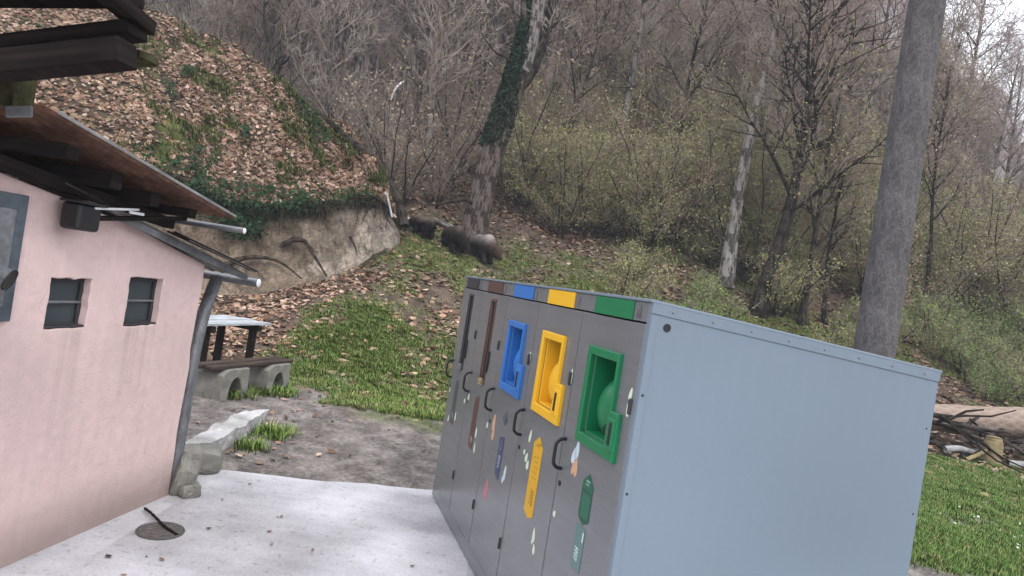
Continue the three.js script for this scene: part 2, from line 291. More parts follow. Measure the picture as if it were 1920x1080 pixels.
// t: -0.15..0 foot, 0..1 cliff, 1..2 leafy slope, 2..3 down the far side
function bankPoint(s, t) {
  const B = st.base.getPoint(s), Lp = st.lip.getPoint(s), C = st.crest.getPoint(s), endS = 1 - sstep(0.86, 1.0, s);
  let q;
  if (t < 0) { q = B.clone(); q.y += t * 4; }
  else if (t <= 1) {
    q = B.clone().lerp(Lp, t);
    const under = Math.sin(t * Math.PI) * 0.30 * endS + sstep(0.75, 0.95, t) * (1 - sstep(0.95, 1, t)) * 0.35 * endS - (1 - t) ** 3 * 0.45 * endS;
    const n = (fbm(s * 14 + t, t * 3, 4, 401) - 0.5) * 0.75 + (fbm(s * 45, t * 9 + s * 5, 3, 407) - 0.5) * 0.22 + (Math.abs(fbm(s * 22, t * 5 + s * 3, 3, 409) - 0.5) < 0.03 ? -0.06 : 0);
    q.z -= under + n * 0.6 * endS; q.x += n * 0.3 * endS;
  } else if (t <= 2) {
    const k = t - 1; q = Lp.clone().lerp(C, k);
    const bulge = Math.sin(Math.pow(k, 0.8) * Math.PI) * 0.32 * endS;
    q.y += bulge + (fbm(s * 9, k * 6, 4, 411) - 0.5) * 0.9 * Math.min(1, k * 5) * endS + (fbm(s * 40, k * 24, 3, 417) - 0.5) * 0.22;
    q.z += (fbm(s * 18, k * 4, 3, 419) - 0.5) * 0.5 * (1 - k) * endS;
  } else { const k = t - 2; q = C.clone(); q.y -= k * k * 3 + k * 1.2; q.z -= k * 4; q.x -= k * 0.4; q.y += (fbm(s * 9, 6, 4, 411) - 0.5) * 0.9 * (1 - k) * endS + (fbm(s * 40, 24 + k * 20, 3, 417) - 0.5) * 0.22; }
  return q;
}
{
  const NS = 230, ts = []; for (let t = -0.15; t < 0; t += 0.05) ts.push(t); for (let i = 0; i <= 34; i++) ts.push(i / 34); for (let i = 1; i <= 84; i++) ts.push(1 + i / 84); for (let i = 1; i <= 14; i++) ts.push(2 + i / 14);
  const p = [], c = [], uv = [], idx = [];
  for (const t of ts) for (let i = 0; i <= NS; i++) {
    const s = i / NS, q = bankPoint(s, t); p.push(q.x, q.y, q.z); uv.push(s * 9, t < 1 ? t * 2.2 : 2.2 + (t - 1) * 7);
    const n = fbm(s * 20, t * 5, 4, 431);
    let col;
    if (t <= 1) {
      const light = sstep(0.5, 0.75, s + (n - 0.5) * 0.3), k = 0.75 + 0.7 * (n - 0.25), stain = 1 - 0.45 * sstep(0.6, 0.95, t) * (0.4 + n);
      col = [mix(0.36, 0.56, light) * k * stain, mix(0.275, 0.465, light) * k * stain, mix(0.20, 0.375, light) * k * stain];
    } else { const moss = sstep(0.5, 0.68, fbm(s * 16, t * 7, 4, 433)); col = [mix(0.105, 0.115, moss), mix(0.078, 0.125, moss), mix(0.052, 0.04, moss)]; }
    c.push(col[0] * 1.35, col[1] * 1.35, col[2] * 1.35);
  }
  const n = NS + 1;
  for (let j = 0; j < ts.length - 1; j++) for (let i = 0; i < NS; i++) { const a = j * n + i; idx.push(a, a + 1, a + n, a + 1, a + n + 1, a + n); }
  const g = new THREE.BufferGeometry();
  g.setAttribute('position', new THREE.Float32BufferAttribute(p, 3)); g.setAttribute('color', new THREE.Float32BufferAttribute(c, 3)); g.setAttribute('uv', new THREE.Float32BufferAttribute(uv, 2));
  g.setIndex(idx); g.computeVertexNormals();
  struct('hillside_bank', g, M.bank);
}

// ---------------------------------------------------------------- scattered ground cover
const dummy = new THREE.Object3D(), UPV = V(0, 1, 0);
function scatter(name, label, geo, m, list) {                     // list: [position, normal, spin, scale, colour, tilt]
  const o = new THREE.InstancedMesh(geo, m, list.length); o.name = numbered(name); o.castShadow = o.receiveShadow = true;
  const q2 = new THREE.Quaternion(), col = new THREE.Color();
  list.forEach(([p, n, spin, s, c, tilt = 0], i) => {
    dummy.position.copy(p); dummy.quaternion.setFromUnitVectors(UPV, n); dummy.quaternion.multiply(q2.setFromAxisAngle(UPV, spin)); if (tilt) dummy.quaternion.multiply(q2.setFromAxisAngle(V(1, 0, 0), tilt));
    if (Array.isArray(s)) dummy.scale.set(...s); else dummy.scale.setScalar(s);
    dummy.updateMatrix(); o.setMatrixAt(i, dummy.matrix); o.setColorAt(i, col.setRGB(...c));
  });
  scene.add(o);
  return tag(o, label, null, null, 'stuff');
}
function leafGeo() {                                              // a curled dead leaf, about one unit long
  const t = new Tris(), rows = [[-0.5, 0.02, 0.12], [-0.2, 0.3, 0.0], [0.15, 0.28, 0.03], [0.5, 0.02, 0.22]];
  for (const [x, w, y] of rows) { t.vert(x, y + w * 0.35, -w, 0, 1, 0.4); t.vert(x, y, 0, 0, 1, 0); t.vert(x, y + w * 0.35, w, 0, 1, -0.4); }
  for (let k = 0; k < 3; k++) for (let j = 0; j < 2; j++) { const a = k * 3 + j; t.i.push(a, a + 1, a + 3, a + 1, a + 4, a + 3); }
  return t.geo();
}
const LEAFY = [[0.34, 0.205, 0.135], [0.42, 0.28, 0.20], [0.22, 0.13, 0.085], [0.50, 0.37, 0.28], [0.29, 0.155, 0.10], [0.14, 0.085, 0.06], [0.46, 0.31, 0.24], [0.25, 0.19, 0.11]];
const leafColor = (k = 1) => { const c = LEAFY[Math.floor(rnd() * LEAFY.length)], f = (0.45 + 0.85 * rnd()) * k; return c.map((v) => Math.min(0.85, v * f * 1.12)); };
const leafG = leafGeo();
{
  const list = [];
  for (let i = 0; i < 46000; i++) {                               // on the slope above the cliff
    const s = rnd() * 0.985, t = 1 + Math.pow(rnd(), 0.9) * 1.12;
    const moss = sstep(0.5, 0.68, fbm(s * 16, t * 7, 4, 433));
    if (rnd() < moss * 0.72 || rnd() < 0.75 * sstep(0.52, 0.62, fbm(s * 60, t * 26, 3, 437))) continue;
    const q = bankPoint(s, t), a = bankPoint(s + 0.004, t), b = bankPoint(s, t + 0.01), n = a.sub(q).cross(b.sub(q)).normalize(); if (n.y < 0) n.negate();
    q.addScaledVector(n, 0.015);
    list.push([q, n, rnd() * 6.3, 0.05 + 0.13 * rnd() ** 1.7, leafColor(0.72), (rnd() - 0.5) * 1.5]);
  }
  for (let i = 0; i < 9000; i++) { const s = 0.165 * rnd(), q = bankPoint(s, 1 + 1.1 * rnd()); q.y += 0.02; list.push([q, V((rnd() - 0.5) * 0.6 + 0.25, 0.75, 0.6 + (rnd() - 0.5) * 0.6).normalize(), rnd() * 6.3, 0.08 + 0.10 * rnd(), leafColor(0.72), (rnd() - 0.5) * 1.2]); }
  for (let i = 0; i < 90000; i++) {                               // on the ground below and around
    const D = 9 + 20 * Math.pow(rnd(), 0.8), x = -7.5 + 22 * rnd();
    const heap = x < -2.2 ? 1 : x < 2.5 ? 0.55 : 0.5;
    if (rnd() > litterAt(x, D) * heap * (0.35 + 0.9 * sstep(0.4, 0.62, fbm(x * 0.9, D * 0.9, 3, 451)))) continue;
    list.push([V(x, G(x, D) + 0.015, -D), V((rnd() - 0.5) * 0.7, 1, (rnd() - 0.5) * 0.7 + 0.2).normalize(), rnd() * 6.3, 0.05 + 0.14 * rnd() ** 1.6, leafColor(D > 17 ? 0.68 : 0.85), (rnd() - 0.5) * 1.1]);
  }
  for (let i = 0; i < 500; i++) {                                 // a few on the earth track and along the kerb
    const D = 6.3 + 5 * rnd(), x = -3.6 + 4.5 * rnd(), near = Math.exp(-(((x + 2.35) / 0.4) ** 2)) * 0.8 + 0.12;
    if (rnd() > near) continue;
    list.push([V(x, G(x, D) + 0.012, -D), V((rnd() - 0.5) * 0.5, 1, (rnd() - 0.5) * 0.5).normalize(), rnd() * 6.3, 0.05 + 0.06 * rnd(), leafColor(0.8), (rnd() - 0.5)]);
  }
  for (let i = 0; i < 14; i++) { const D = 3.6 + 2.6 * rnd(), x = -2.2 + 2.4 * rnd() * (rnd() < 0.5 ? 1 : 0.4); if (D > slabEdge(x) - 0.05) continue; list.push([V(x, 0.006, -D), UPV, rnd() * 6.3, 0.02 + 0.035 * rnd(), leafColor(0.45), 0]); }
  scatter('fallen_leaves', 'dead brown leaves lying over the bank, its foot and the forest floor', leafG, M.leaf, list);
}
{
  const t = new Tris(), g = RNG(11);
  for (let k = 0; k < 13; k++) {
    const a = g() * 6.28, r = g() * 0.75, h = 0.4 + 0.6 * g(), w = 0.032, lx = Math.cos(a + 1) * 0.35 * g(), lz = Math.sin(a + 1) * 0.35 * g(), x = Math.cos(a) * r, z = Math.sin(a) * r, wx = Math.cos(a + 1.6) * w, wz = Math.sin(a + 1.6) * w;
    const A = t.vert(x - wx, 0, z - wz, 0, 1, 0), B = t.vert(x + wx, 0, z + wz, 0, 1, 0), C = t.vert(x + lx * 0.4 - wx * 0.7, h * 0.6, z + lz * 0.4 - wz * 0.7, 0, 1, 0.2), D = t.vert(x + lx * 0.4 + wx * 0.7, h * 0.6, z + lz * 0.4 + wz * 0.7, 0, 1, 0.2), E = t.vert(x + lx, h, z + lz, 0, 1, 0.3);
    t.i.push(A, B, C, B, D, C, C, D, E);
  }
  const tuft = t.geo(), list = [];
  const put = (x, D, s, dry) => { const f = 0.7 + 0.6 * rnd(), y = rnd() < dry; const c = y ? [0.38 * f, 0.34 * f, 0.16 * f] : (x > 3.2 && D < 14.5 ? [0.145 * f, 0.235 * f, 0.062 * f] : [0.185 * f, 0.275 * f, 0.068 * f]); list.push([V(x, G(x, D) - 0.01, -D), UPV, rnd() * 6.3, [s * (0.9 + rnd()), s * (0.5 + 0.8 * rnd()), s * (0.9 + rnd())], c]); };
  for (let i = 0; i < 170000; i++) { const D = 9.5 + 16 * rnd(), x = -4.6 + (D > 15 ? 24 : 7) * rnd(); if (rnd() < greenAt(x, D) * 0.95) put(x, D, 0.05 + 0.045 * rnd() * (1 + (rnd() < 0.08)), D > 15 ? 0.45 : 0.2); }
  for (let i = 0; i < 90000; i++) { const D = 6.3 + 8 * rnd(), x = D * (0.42 + 0.55 * rnd()); if (rnd() < greenAt(x, D) * 0.95) put(x, D, 0.045 + 0.04 * rnd(), 0.14); }
  for (let i = 0; i < 9000; i++) { const s = rnd(), tt = 1 + rnd() * 1.06; if (rnd() > sstep(0.5, 0.68, fbm(s * 16, tt * 7, 4, 433))) continue; const q = bankPoint(s, tt), f = 0.7 + 0.6 * rnd(), z = 0.13 + 0.08 * rnd(); list.push([q, UPV, rnd() * 6.3, [z * 1.3, z, z * 1.3], rnd() < 0.35 ? [0.26 * f, 0.24 * f, 0.09 * f] : [0.11 * f, 0.16 * f, 0.035 * f]]); }
  for (const [cx, cD, r, n] of [[-2.3, 7.5, 0.16, 55], [-2.28, 6.9, 0.10, 25], [-3.45, 9.05, 0.18, 60], [-3.0, 9.75, 0.2, 70], [-3.25, 9.4, 0.2, 40]]) for (let i = 0; i < n; i++) put(cx + (rnd() - 0.5) * 2 * r, cD + (rnd() - 0.5) * 3 * r, 0.09 + 0.07 * rnd(), 0.1);
  scatter('grass', 'short green grass in tufts over the clearing, the crest and the lawn', tuft, M.grass, list);
  // white daisies on the lawn
  const d = new Tris(); for (let k = 0; k < 7; k++) { const a = k / 7 * 6.283, s = d.p.length / 3; d.vert(0, 0, 0, 0, 1, 0); d.vert(Math.cos(a - 0.35), 0.15, Math.sin(a - 0.35), 0, 1, 0); d.vert(Math.cos(a + 0.35), 0.15, Math.sin(a + 0.35), 0, 1, 0); d.i.push(s, s + 2, s + 1); }
  const fl = []; for (let i = 0; i < 14; i++) { const cx = [5.9, 6.3, 5.7][i % 3], cD = [8.1, 8.6, 7.7][i % 3], x = cx + (rnd() - 0.5) * 0.7, D = cD + (rnd() - 0.5) * 0.9; fl.push([V(x, G(x, D) + 0.07 + 0.03 * rnd(), -D), V((rnd() - 0.5) * 0.6, 1, rnd() * 0.6).normalize(), rnd() * 6, 0.009 + 0.007 * rnd(), [0.78, 0.8, 0.74]]); }
  scatter('lawn_flowers', 'tiny white flowers dotted over the lawn right of the waste station', d.geo(), M.leaf, fl);
}
{ // ivy and hanging roots on the lip of the cliff
  const list = [];
  const clump = (s0, s1, tlo, thi, n) => { for (let i = 0; i < n; i++) { const s = mix(s0, s1, rnd()), t = mix(tlo, thi, rnd()), q = bankPoint(s, t); q.z += 0.10 + 0.22 * rnd(); q.y += (rnd() - 0.6) * 0.25; q.x += (rnd() - 0.5) * 0.2; const f = 0.5 + 0.8 * rnd(); list.push([q, V((rnd() - 0.5), 0.5, 0.9 * rnd() + 0.2).normalize(), rnd() * 6.3, 0.06 + 0.06 * rnd(), [0.022 * f, 0.050 * f, 0.020 * f], (rnd() - 0.5) * 1.2]); } };
  clump(0.15, 0.58, 0.88, 1.08, 1500); clump(0.33, 0.46, 0.66, 0.98, 600); clump(0.22, 0.36, 0.82, 1.16, 350); clump(0.5, 0.8, 0.94, 1.06, 300); clump(0.62, 0.70, 1.45, 1.95, 260);
  for (const [s0, t0] of [[0.22, 1.4], [0.3, 1.62], [0.15, 1.7], [0.42, 1.35], [0.1, 1.45]]) clump(s0 - 0.012, s0 + 0.012, t0 - 0.04, t0 + 0.04, 70);
  scatter('ivy', 'dark green ivy hanging over the lip of the earth cliff', leafG, M.ivy, list);
  const r = thing('exposed_roots', 'bare tree roots hanging from the lip of the eroded earth cliff', 'roots');
  const t = new Tris();
  for (let i = 0; i < 150; i++) {
    const s = 0.12 + 0.8 * rnd(), q = bankPoint(s, 0.98), pts = [q.clone().add(V(0, 0.05, 0.12))]; let d = V((rnd() - 0.5) * 0.6, -1, 0.25 * rnd());
    const len = 0.25 + 0.75 * rnd() * rnd();
    for (let k = 0; k < 5; k++) { d.add(V((rnd() - 0.5) * 0.8, -0.2, (rnd() - 0.5) * 0.4)).normalize(); pts.push(pts[k].clone().addScaledVector(d, len / 5)); }
    const w = 0.008 + 0.016 * rnd(); t.tube(pts, pts.map((_, k) => w * (1 - k / 6)), 4);
  }
  tag(part('root_fringe', t.geo(), M.root, r), null, null, null, 'stuff');
  const big = (list, r0) => { const g = new Tris(), c = new THREE.CatmullRomCurve3(list.map(([s, tt, o]) => { const q = bankPoint(s, tt); q.z += o; return q; })), pts = c.getPoints(22); g.tube(pts, pts.map((_, k) => r0 * (1 - 0.75 * k / 22)), 7, 0, (a, v) => 0.8 + 0.4 * vnoise(a * 2, v * 8, 7)); part('root', g.geo(), M.root, r); };
  big([[0.50, 0.55, 0.1], [0.53, 0.6, 0.3], [0.57, 0.55, 0.3], [0.60, 0.35, 0.25], [0.63, 0.08, 0.2]], 0.085);
  big([[0.34, 0.35, 0.15], [0.42, 0.42, 0.3], [0.5, 0.36, 0.25], [0.56, 0.12, 0.2]], 0.075);
  big([[0.70, 0.5, 0.1], [0.72, 0.35, 0.25], [0.73, 0.2, 0.2]], 0.04);
}

// ---------------------------------------------------------------- the waste station
{
  // drawn with x from the near front corner towards the far one, y up, z out of the front; turned the right way round at the end
  const u = V(-1.01, 0, -3.34).normalize(), st_ = thing('waste_station', 'long grey metal waste sorting station with five coloured openings and pale blue end panel', 'waste container', [0.59 + u.x * 3.49, 0, -2.93 + u.z * 3.49], Math.atan2(u.z, -u.x));
  const LN = 3.49, H = 2.0, DP = 1.6, back = 1.885, P = 0.698, hdr = 1.915;
  const openings = [];                                            // holes cut through the doors
  const doorTop = hdr - 0.008, doorLow = 0.12;
  const frameOutline = (c) => [[c + 0.185, 1.755], [c - 0.16, 1.755], [c - 0.16, 1.50], [c - 0.24, 1.50], [c - 0.24, 1.285], [c + 0.185, 1.285]];
  const mats = [M.green, M.yellow, M.blue, M.brown, M.charcoal], cs = [0.325, 1.02, 1.72, 2.43, 3.16];
  const kinds = ['green', 'yellow', 'blue', 'brown', 'black'];
  for (let k = 0; k < 5; k++) {
    const x0 = 0.012 + k * P, x1 = x0 + P - 0.012, c = cs[k];
    const hole = k < 3 ? [[c - 0.145, 1.715], [c + 0.145, 1.715], [c + 0.145, 1.335], [c - 0.145, 1.335]] : [[c - 0.055, 1.845], [c + 0.055, 1.845], [c + 0.055, 1.25], [c - 0.055, 1.25]];
    const door = part('door', extrude([[x0, doorLow], [x1, doorLow], [x1, doorTop], [x0, doorTop]], 0.022, 0.003, [hole]), M.frontGrey, st_, [0, 0, -0.022]);
    if (k < 3) {
      const o = frameOutline(c), sh = part('chute_frame', extrude(o, 0.018, 0.004, [hole.map(([x, y]) => [c + (x - c) * 0.985, y])]), mats[k], st_, [0, 0, 0.004]); sh.userData.label = kinds[k] + ' chute frame';
      const dz = 0.30, inner = [];
      // the tray: left and right cheeks, floor, and a drum that fills it
      inner.push(box(0.012, 0.38, dz, c - 0.139, 1.525, -dz / 2), box(0.012, 0.38, dz, c + 0.139, 1.525, -dz / 2), box(0.266, 0.012, dz, c, 1.341, -dz / 2), box(0.266, 0.38, 0.012, c, 1.53, -dz));
      part('chute_tray', inner, mats[k], sh, [0, 0, -0.004]);
      const dr = new THREE.SphereGeometry(0.2, 28, 20); dr.scale(0.66, 0.80, 0.62); dr.translate(c + 0.03, 1.475, -0.135);
      part('drum', dr, mats[k], sh, [0, 0, -0.004]);
      part('lock_box', [box(0.075, 0.14, 0.035, c - 0.19, 1.40, 0.012), box(0.07, 0.13, 0.10, c - 0.11, 1.40, -0.06)], mats[k], sh);
      part('lock_slot', box(0.02, 0.10, 0.012, c - 0.20, 1.405, 0.030), M.black, sh); const hole2 = new THREE.SphereGeometry(0.045, 12, 8); hole2.scale(1, 0.8, 0.5); part('feed_hole', hole2, M.black, sh, [c - 0.035, 1.385, -0.045]);
    } else {
      const tr = part('slot_liner', [box(0.012, 0.6, 0.12, c - 0.052, 1.547, -0.06), box(0.012, 0.6, 0.12, c + 0.052, 1.547, -0.06), box(0.095, 0.6, 0.012, c, 1.547, -0.12)], k === 3 ? M.brown : M.black, st_, [0, 0, -0.002]);
      tr.userData.label = kinds[k] + ' narrow slot';
      part('slot_surround', extrude([[c - 0.075, 1.22], [c + 0.075, 1.22], [c + 0.075, 1.865], [c - 0.075, 1.865]], 0.006, 0.001, [[[c - 0.056, 1.846], [c + 0.056, 1.846], [c + 0.056, 1.249], [c - 0.056, 1.249]]]), k === 3 ? M.brown : M.charcoal, st_, [0, 0, 0.002]);
      part('flap', box(0.085, 0.05, 0.02, c, 1.235, 0.014), k === 3 ? M.cutWood : M.zinc, st_);
      part('card_reader', box(0.018, 0.16, 0.016, c - 0.105, 1.40, 0.01), M.black, st_);
    }
    // the colour plate on the header, the handle, locks, hinges
    part('colour_plate', box(0.42, 0.084, 0.004, c + 0.02, 1.957, 0.0055, 0.001), mats[k], st_).userData.label = kinds[k] + ' plate';
    part('plate_tag', box(0.035, 0.05, 0.003, c - 0.24, 1.955, 0.0048, 0.001), M.zinc, st_);
    const h = new Tris(), hx = x1 - 0.055, hc = new THREE.CatmullRomCurve3([V(hx + 0.015, 1.25, 0), V(hx + 0.012, 1.245, 0.035), V(hx, 1.225, 0.06), V(hx, 1.17, 0.062), V(hx, 1.125, 0.06), V(hx + 0.012, 1.10, 0.035), V(hx + 0.015, 1.095, 0)], false, 'catmullrom', 0.2).getPoints(26);
    h.tube(hc, hc.map(() => 0.0095), 8); part('handle', h.geo(), M.black, st_);
    part('keyhole', cyl(0.014, 0.014, 0.008, 12).rotateX(Math.PI / 2).translate(hx + 0.01, 1.02, 0.003), M.black, st_);
    for (const y of [1.55, 0.40]) part('hinge', box(0.018, 0.07, 0.02, x0 + 0.012, y, 0.008), M.charcoal, st_);
  }
  // header, plinth, floor, back, far end, roof
  part('header', box(LN - 0.012, H - hdr, 0.024, LN / 2, (H + hdr) / 2, -0.010, 0.003), M.frontGrey, st_);
  part('header_gap', box(LN - 0.03, 0.014, 0.02, LN / 2, hdr - 0.003, -0.03, 0.001), M.darkHole, st_);
  part('plinth', box(LN - 0.012, 0.105, 0.02, LN / 2, 0.0625, -0.012, 0.003), M.frontGrey, st_);
  part('base_rail', box(LN - 0.02, 0.014, DP - 0.02, LN / 2, 0.008, -DP / 2, 0.002), M.black, st_);
  const sidePts = [[0, 0.012], [-DP, 0.012], [-DP, back], [0, H]];
  const side = extrude(sidePts, 0.025, 0.002); side.rotateY(-Math.PI / 2);  // shape x -> local z
  const endPanel = part('end_panel', side.clone(), M.sideBlue, st_, [0.012, 0, 0]); endPanel.userData.label = 'pale blue end panel';
  part('end_panel', side, M.frontGrey, st_, [LN + 0.012, 0, 0]);
  part('back_panel', box(LN - 0.03, back - 0.02, 0.02, LN / 2, back / 2, -DP + 0.012), M.sideBlue, st_);
  const sl = Math.atan2(H - back, DP), roof = new RoundedBoxGeometry(LN + 0.04, 0.014, Math.hypot(DP, H - back) + 0.02, 1, 0.004); metreUV(roof); roof.rotateX(sl * -1); roof.translate(LN / 2, (H + back) / 2 + 0.008, -DP / 2);
  part('roof_sheet', roof, M.sideBlue, st_);
  // folded flange with rivets along the upper and front edge of the end panel
  const fl = bar(V(-0.016, H - 0.020, 0.0), V(-0.016, back - 0.020, -DP), 0.008, 0.044, 0.002); part('edge_flange', fl, M.sideBlue, st_);
  part('edge_flange', box(0.008, H - 0.06, 0.035, -0.016, H / 2 - 0.02, -0.02, 0.002), M.sideBlue, st_);
  for (let i = 0; i < 8; i++) { const f = (i + 0.5) / 8, rv = new THREE.SphereGeometry(0.006, 10, 6); rv.scale(0.5, 1, 1); part('rivet', rv, M.zinc, st_, [-0.021, mix(H, back, f) - 0.019, -DP * f]); }
  for (let i = 0; i < 4; i++) { const rv = new THREE.SphereGeometry(0.006, 10, 6); rv.scale(0.5, 1, 1); part('screw', rv, M.black, st_, [-0.021, 0.35 + i * 0.42, -0.018]); part('screw', rv, M.black, st_, [-0.014, 0.35 + i * 0.42, -DP + 0.03]); }
  part('cable_hole', cyl(0.018, 0.018, 0.006, 20).rotateZ(Math.PI / 2), M.black, st_, [-0.0145, 1.905, -0.085]);
  // printed signs and leaf decals
  const canvas = (w, h, draw) => { const c = document.createElement('canvas'); c.width = w; c.height = h; const x = c.getContext('2d'); draw(x, w, h); const t = new THREE.CanvasTexture(c); t.colorSpace = THREE.SRGBColorSpace; return new THREE.MeshStandardMaterial({ map: t, roughness: 0.55 }); };
  const strokes = (x, px, py, n, s, col, g) => { x.fillStyle = col; for (let i = 0; i < n; i++) { const yy = py + i * s * 0.8; x.fillRect(px, yy, s * 2.2, s * 0.16); if (g() < 0.7) x.fillRect(px + s * 2 * g(), yy, s * 0.25, s * 0.5); if (g() < 0.6) x.fillRect(px, yy + s * 0.35, s * (1 + g()), s * 0.14); } };
  const sign = (name, label, pts, mat, z = 0.004) => {
    const g = extrude(pts, 0.0015, 0), p = g.attributes.position, uv = g.attributes.uv, xs = pts.map((q) => q[0]), ys = pts.map((q) => q[1]), x0 = Math.min(...xs), x1 = Math.max(...xs), y0 = Math.min(...ys), y1 = Math.max(...ys);
    for (let i = 0; i < p.count; i++) uv.setXY(i, (p.getX(i) - x0) / (x1 - x0), (p.getY(i) - y0) / (y1 - y0));
    const o = part(name, g, mat, st_, [0, 0, z]); if (label) o.userData.label = label; return o;
  };
  const arrow = (c, w, y0, y1) => [[c - w, y0 + 0.03], [c, y0], [c + w, y0 + 0.03], [c + w, y1 - 0.05], [c, y1], [c - w, y1 - 0.05]];
  const gY = RNG(5);
  sign('sign_sticker', 'yellow pointed sticker with dark lettering', arrow(1.03, 0.075, 0.70, 1.165), canvas(128, 512, (x, w, h) => { x.fillStyle = '#d3a21c'; x.fillRect(0, 0, w, h); x.fillStyle = '#c3951c'; for (let i = 0; i < 40; i++) x.fillRect(gY() * w, gY() * h, 12 * gY(), 30 * gY()); x.fillStyle = '#6b5210'; x.fillRect(20, 40, 40, 8); x.fillRect(50, 56, 40, 7); for (let i = 0; i < 5; i++) { x.fillRect(34 + 6 * (i % 2), 120 + i * 34, 18, 6); x.fillRect(70, 128 + i * 32, 14, 6); } strokes(x, 26, 330, 5, 26, '#574210', gY); }));
  sign('sign_sticker', 'green pointed sticker with a bin pictogram', arrow(0.315, 0.06, 0.93, 1.17), canvas(128, 256, (x, w, h) => { x.fillStyle = '#1e5a45'; x.fillRect(0, 0, w, h); x.strokeStyle = '#123c30'; x.lineWidth = 6; x.strokeRect(10, 90, 108, 140); x.fillStyle = '#7fa898'; x.fillRect(40, 34, 50, 9); x.fillRect(52, 52, 40, 8); for (let i = 0; i < 5; i++) { x.fillStyle = '#2f7059'; x.fillRect(20 + i * 19, 105, 8, 110); } }));
  sign('sign_sticker', 'faded green sticker with white lettering', [[0.27, 0.72], [0.375, 0.72], [0.375, 0.92], [0.27, 0.92]], canvas(128, 256, (x, w, h) => { x.fillStyle = '#5c7b77'; x.fillRect(0, 0, w, h); strokes(x, 50, 130, 4, 26, '#dfe8e6', gY); x.fillStyle = '#cfe0d8'; x.fillRect(12, 20, 14, 60); }));
  sign('sign_sticker', 'dark blue sticker with white lettering', [[1.66, 0.72], [1.755, 0.74], [1.755, 0.985], [1.66, 1.0]], canvas(128, 256, (x, w, h) => { x.fillStyle = '#3c4663'; x.fillRect(0, 0, w, h); strokes(x, 34, 120, 4, 27, '#c9cede', gY); x.strokeStyle = '#8f99b8'; x.lineWidth = 5; x.beginPath(); x.arc(70, 60, 26, 0, 5); x.stroke(); }));
  sign('sign_sticker', 'small blue pointed sticker', arrow(1.705, 0.05, 1.07, 1.165), M.frameBlue);
  sign('sign_sticker', 'tall brown sticker with pale lettering', [[2.41, 0.72], [2.53, 0.72], [2.53, 1.10], [2.41, 1.12]], canvas(128, 512, (x, w, h) => { x.fillStyle = '#5a403c'; x.fillRect(0, 0, w, h); x.fillStyle = '#463230'; for (let i = 0; i < 9; i++) x.fillRect(24 + gY() * 30, 60 + i * 34, 50, 12); strokes(x, 34, 410, 3, 26, '#cfc8c4', gY); }));
  sign('sign_sticker', 'tall dark grey sticker with pale lettering', [[3.13, 0.74], [3.25, 0.74], [3.25, 1.10], [3.13, 1.12]], canvas(128, 512, (x, w, h) => { x.fillStyle = '#4a4b50'; x.fillRect(0, 0, w, h); x.fillStyle = '#33343a'; for (let i = 0; i < 7; i++) x.fillRect(24 + gY() * 30, 60 + i * 44, 50, 14); strokes(x, 34, 400, 3, 26, '#b9babf', gY); }));
  const petal = (x, y, w, h, a) => { const p = []; for (let i = 0; i < 14; i++) { const t = i / 14 * 6.283, q = Math.cos(t) * w * (1 - 0.35 * Math.sin(t)), r = Math.sin(t) * h; p.push([x + q * Math.cos(a) - r * Math.sin(a), y + q * Math.sin(a) + r * Math.cos(a)]); } return p; };
  const paleGreen = std(L(0.62, 0.72, 0.55), 0.5), paleBlue = std(L(0.55, 0.66, 0.74), 0.5), orange = std(L(0.62, 0.36, 0.22), 0.5), red = std(L(0.45, 0.16, 0.2), 0.5);
  for (const [x, y, w, h, a, m] of [[0.50, 1.235, 0.022, 0.05, 0.1, paleBlue], [0.53, 1.20, 0.02, 0.045, 0.3, paleBlue], [0.49, 1.155, 0.02, 0.05, -0.1, orange], [0.52, 1.14, 0.014, 0.035, 0.2, orange],
    [1.19, 1.13, 0.016, 0.04, 0.2, paleGreen], [1.20, 1.00, 0.018, 0.03, 0.4, paleGreen], [1.165, 0.965, 0.02, 0.028, 0.2, paleGreen], [1.25, 1.02, 0.014, 0.016, 0.4, paleGreen], [0.895, 0.655, 0.018, 0.04, -0.1, paleGreen], [0.865, 0.59, 0.015, 0.028, -0.2, paleGreen], [0.905, 0.62, 0.01, 0.02, 0.2, paleGreen],
    [1.55, 0.80, 0.02, 0.05, 0.1, paleBlue], [1.57, 0.76, 0.016, 0.035, 0.3, paleBlue], [1.95, 1.03, 0.03, 0.06, 0.1, orange], [1.93, 0.96, 0.025, 0.05, 0.2, orange], [2.1, 0.98, 0.016, 0.024, 0.1, paleGreen], [1.89, 0.585, 0.04, 0.075, 0.1, red],
    [2.36, 0.86, 0.018, 0.04, 0, paleGreen], [2.34, 0.75, 0.016, 0.04, 0, paleGreen], [2.74, 1.05, 0.02, 0.035, 0.3, paleGreen], [2.85, 1.0, 0.016, 0.02, 0.3, paleGreen], [3.08, 0.82, 0.016, 0.04, 0.1, paleGreen], [3.32, 0.75, 0.016, 0.028, 0.1, paleGreen], [3.44, 0.98, 0.014, 0.02, 0.1, paleGreen], [0.66, 0.86, 0.014, 0.018, 0.4, paleGreen], [0.72, 1.56, 0.014, 0.045, 0.05, paleGreen], [0.045, 1.60, 0.013, 0.03, 0.2, paleGreen], [0.05, 1.53, 0.012, 0.03, -0.2, paleGreen], [1.42, 1.57, 0.013, 0.03, 0.1, paleGreen]])
    part('leaf_decal', extrude(petal(x, y, w, h, a), 0.0012), m, st_, [0, 0, 0.003]);
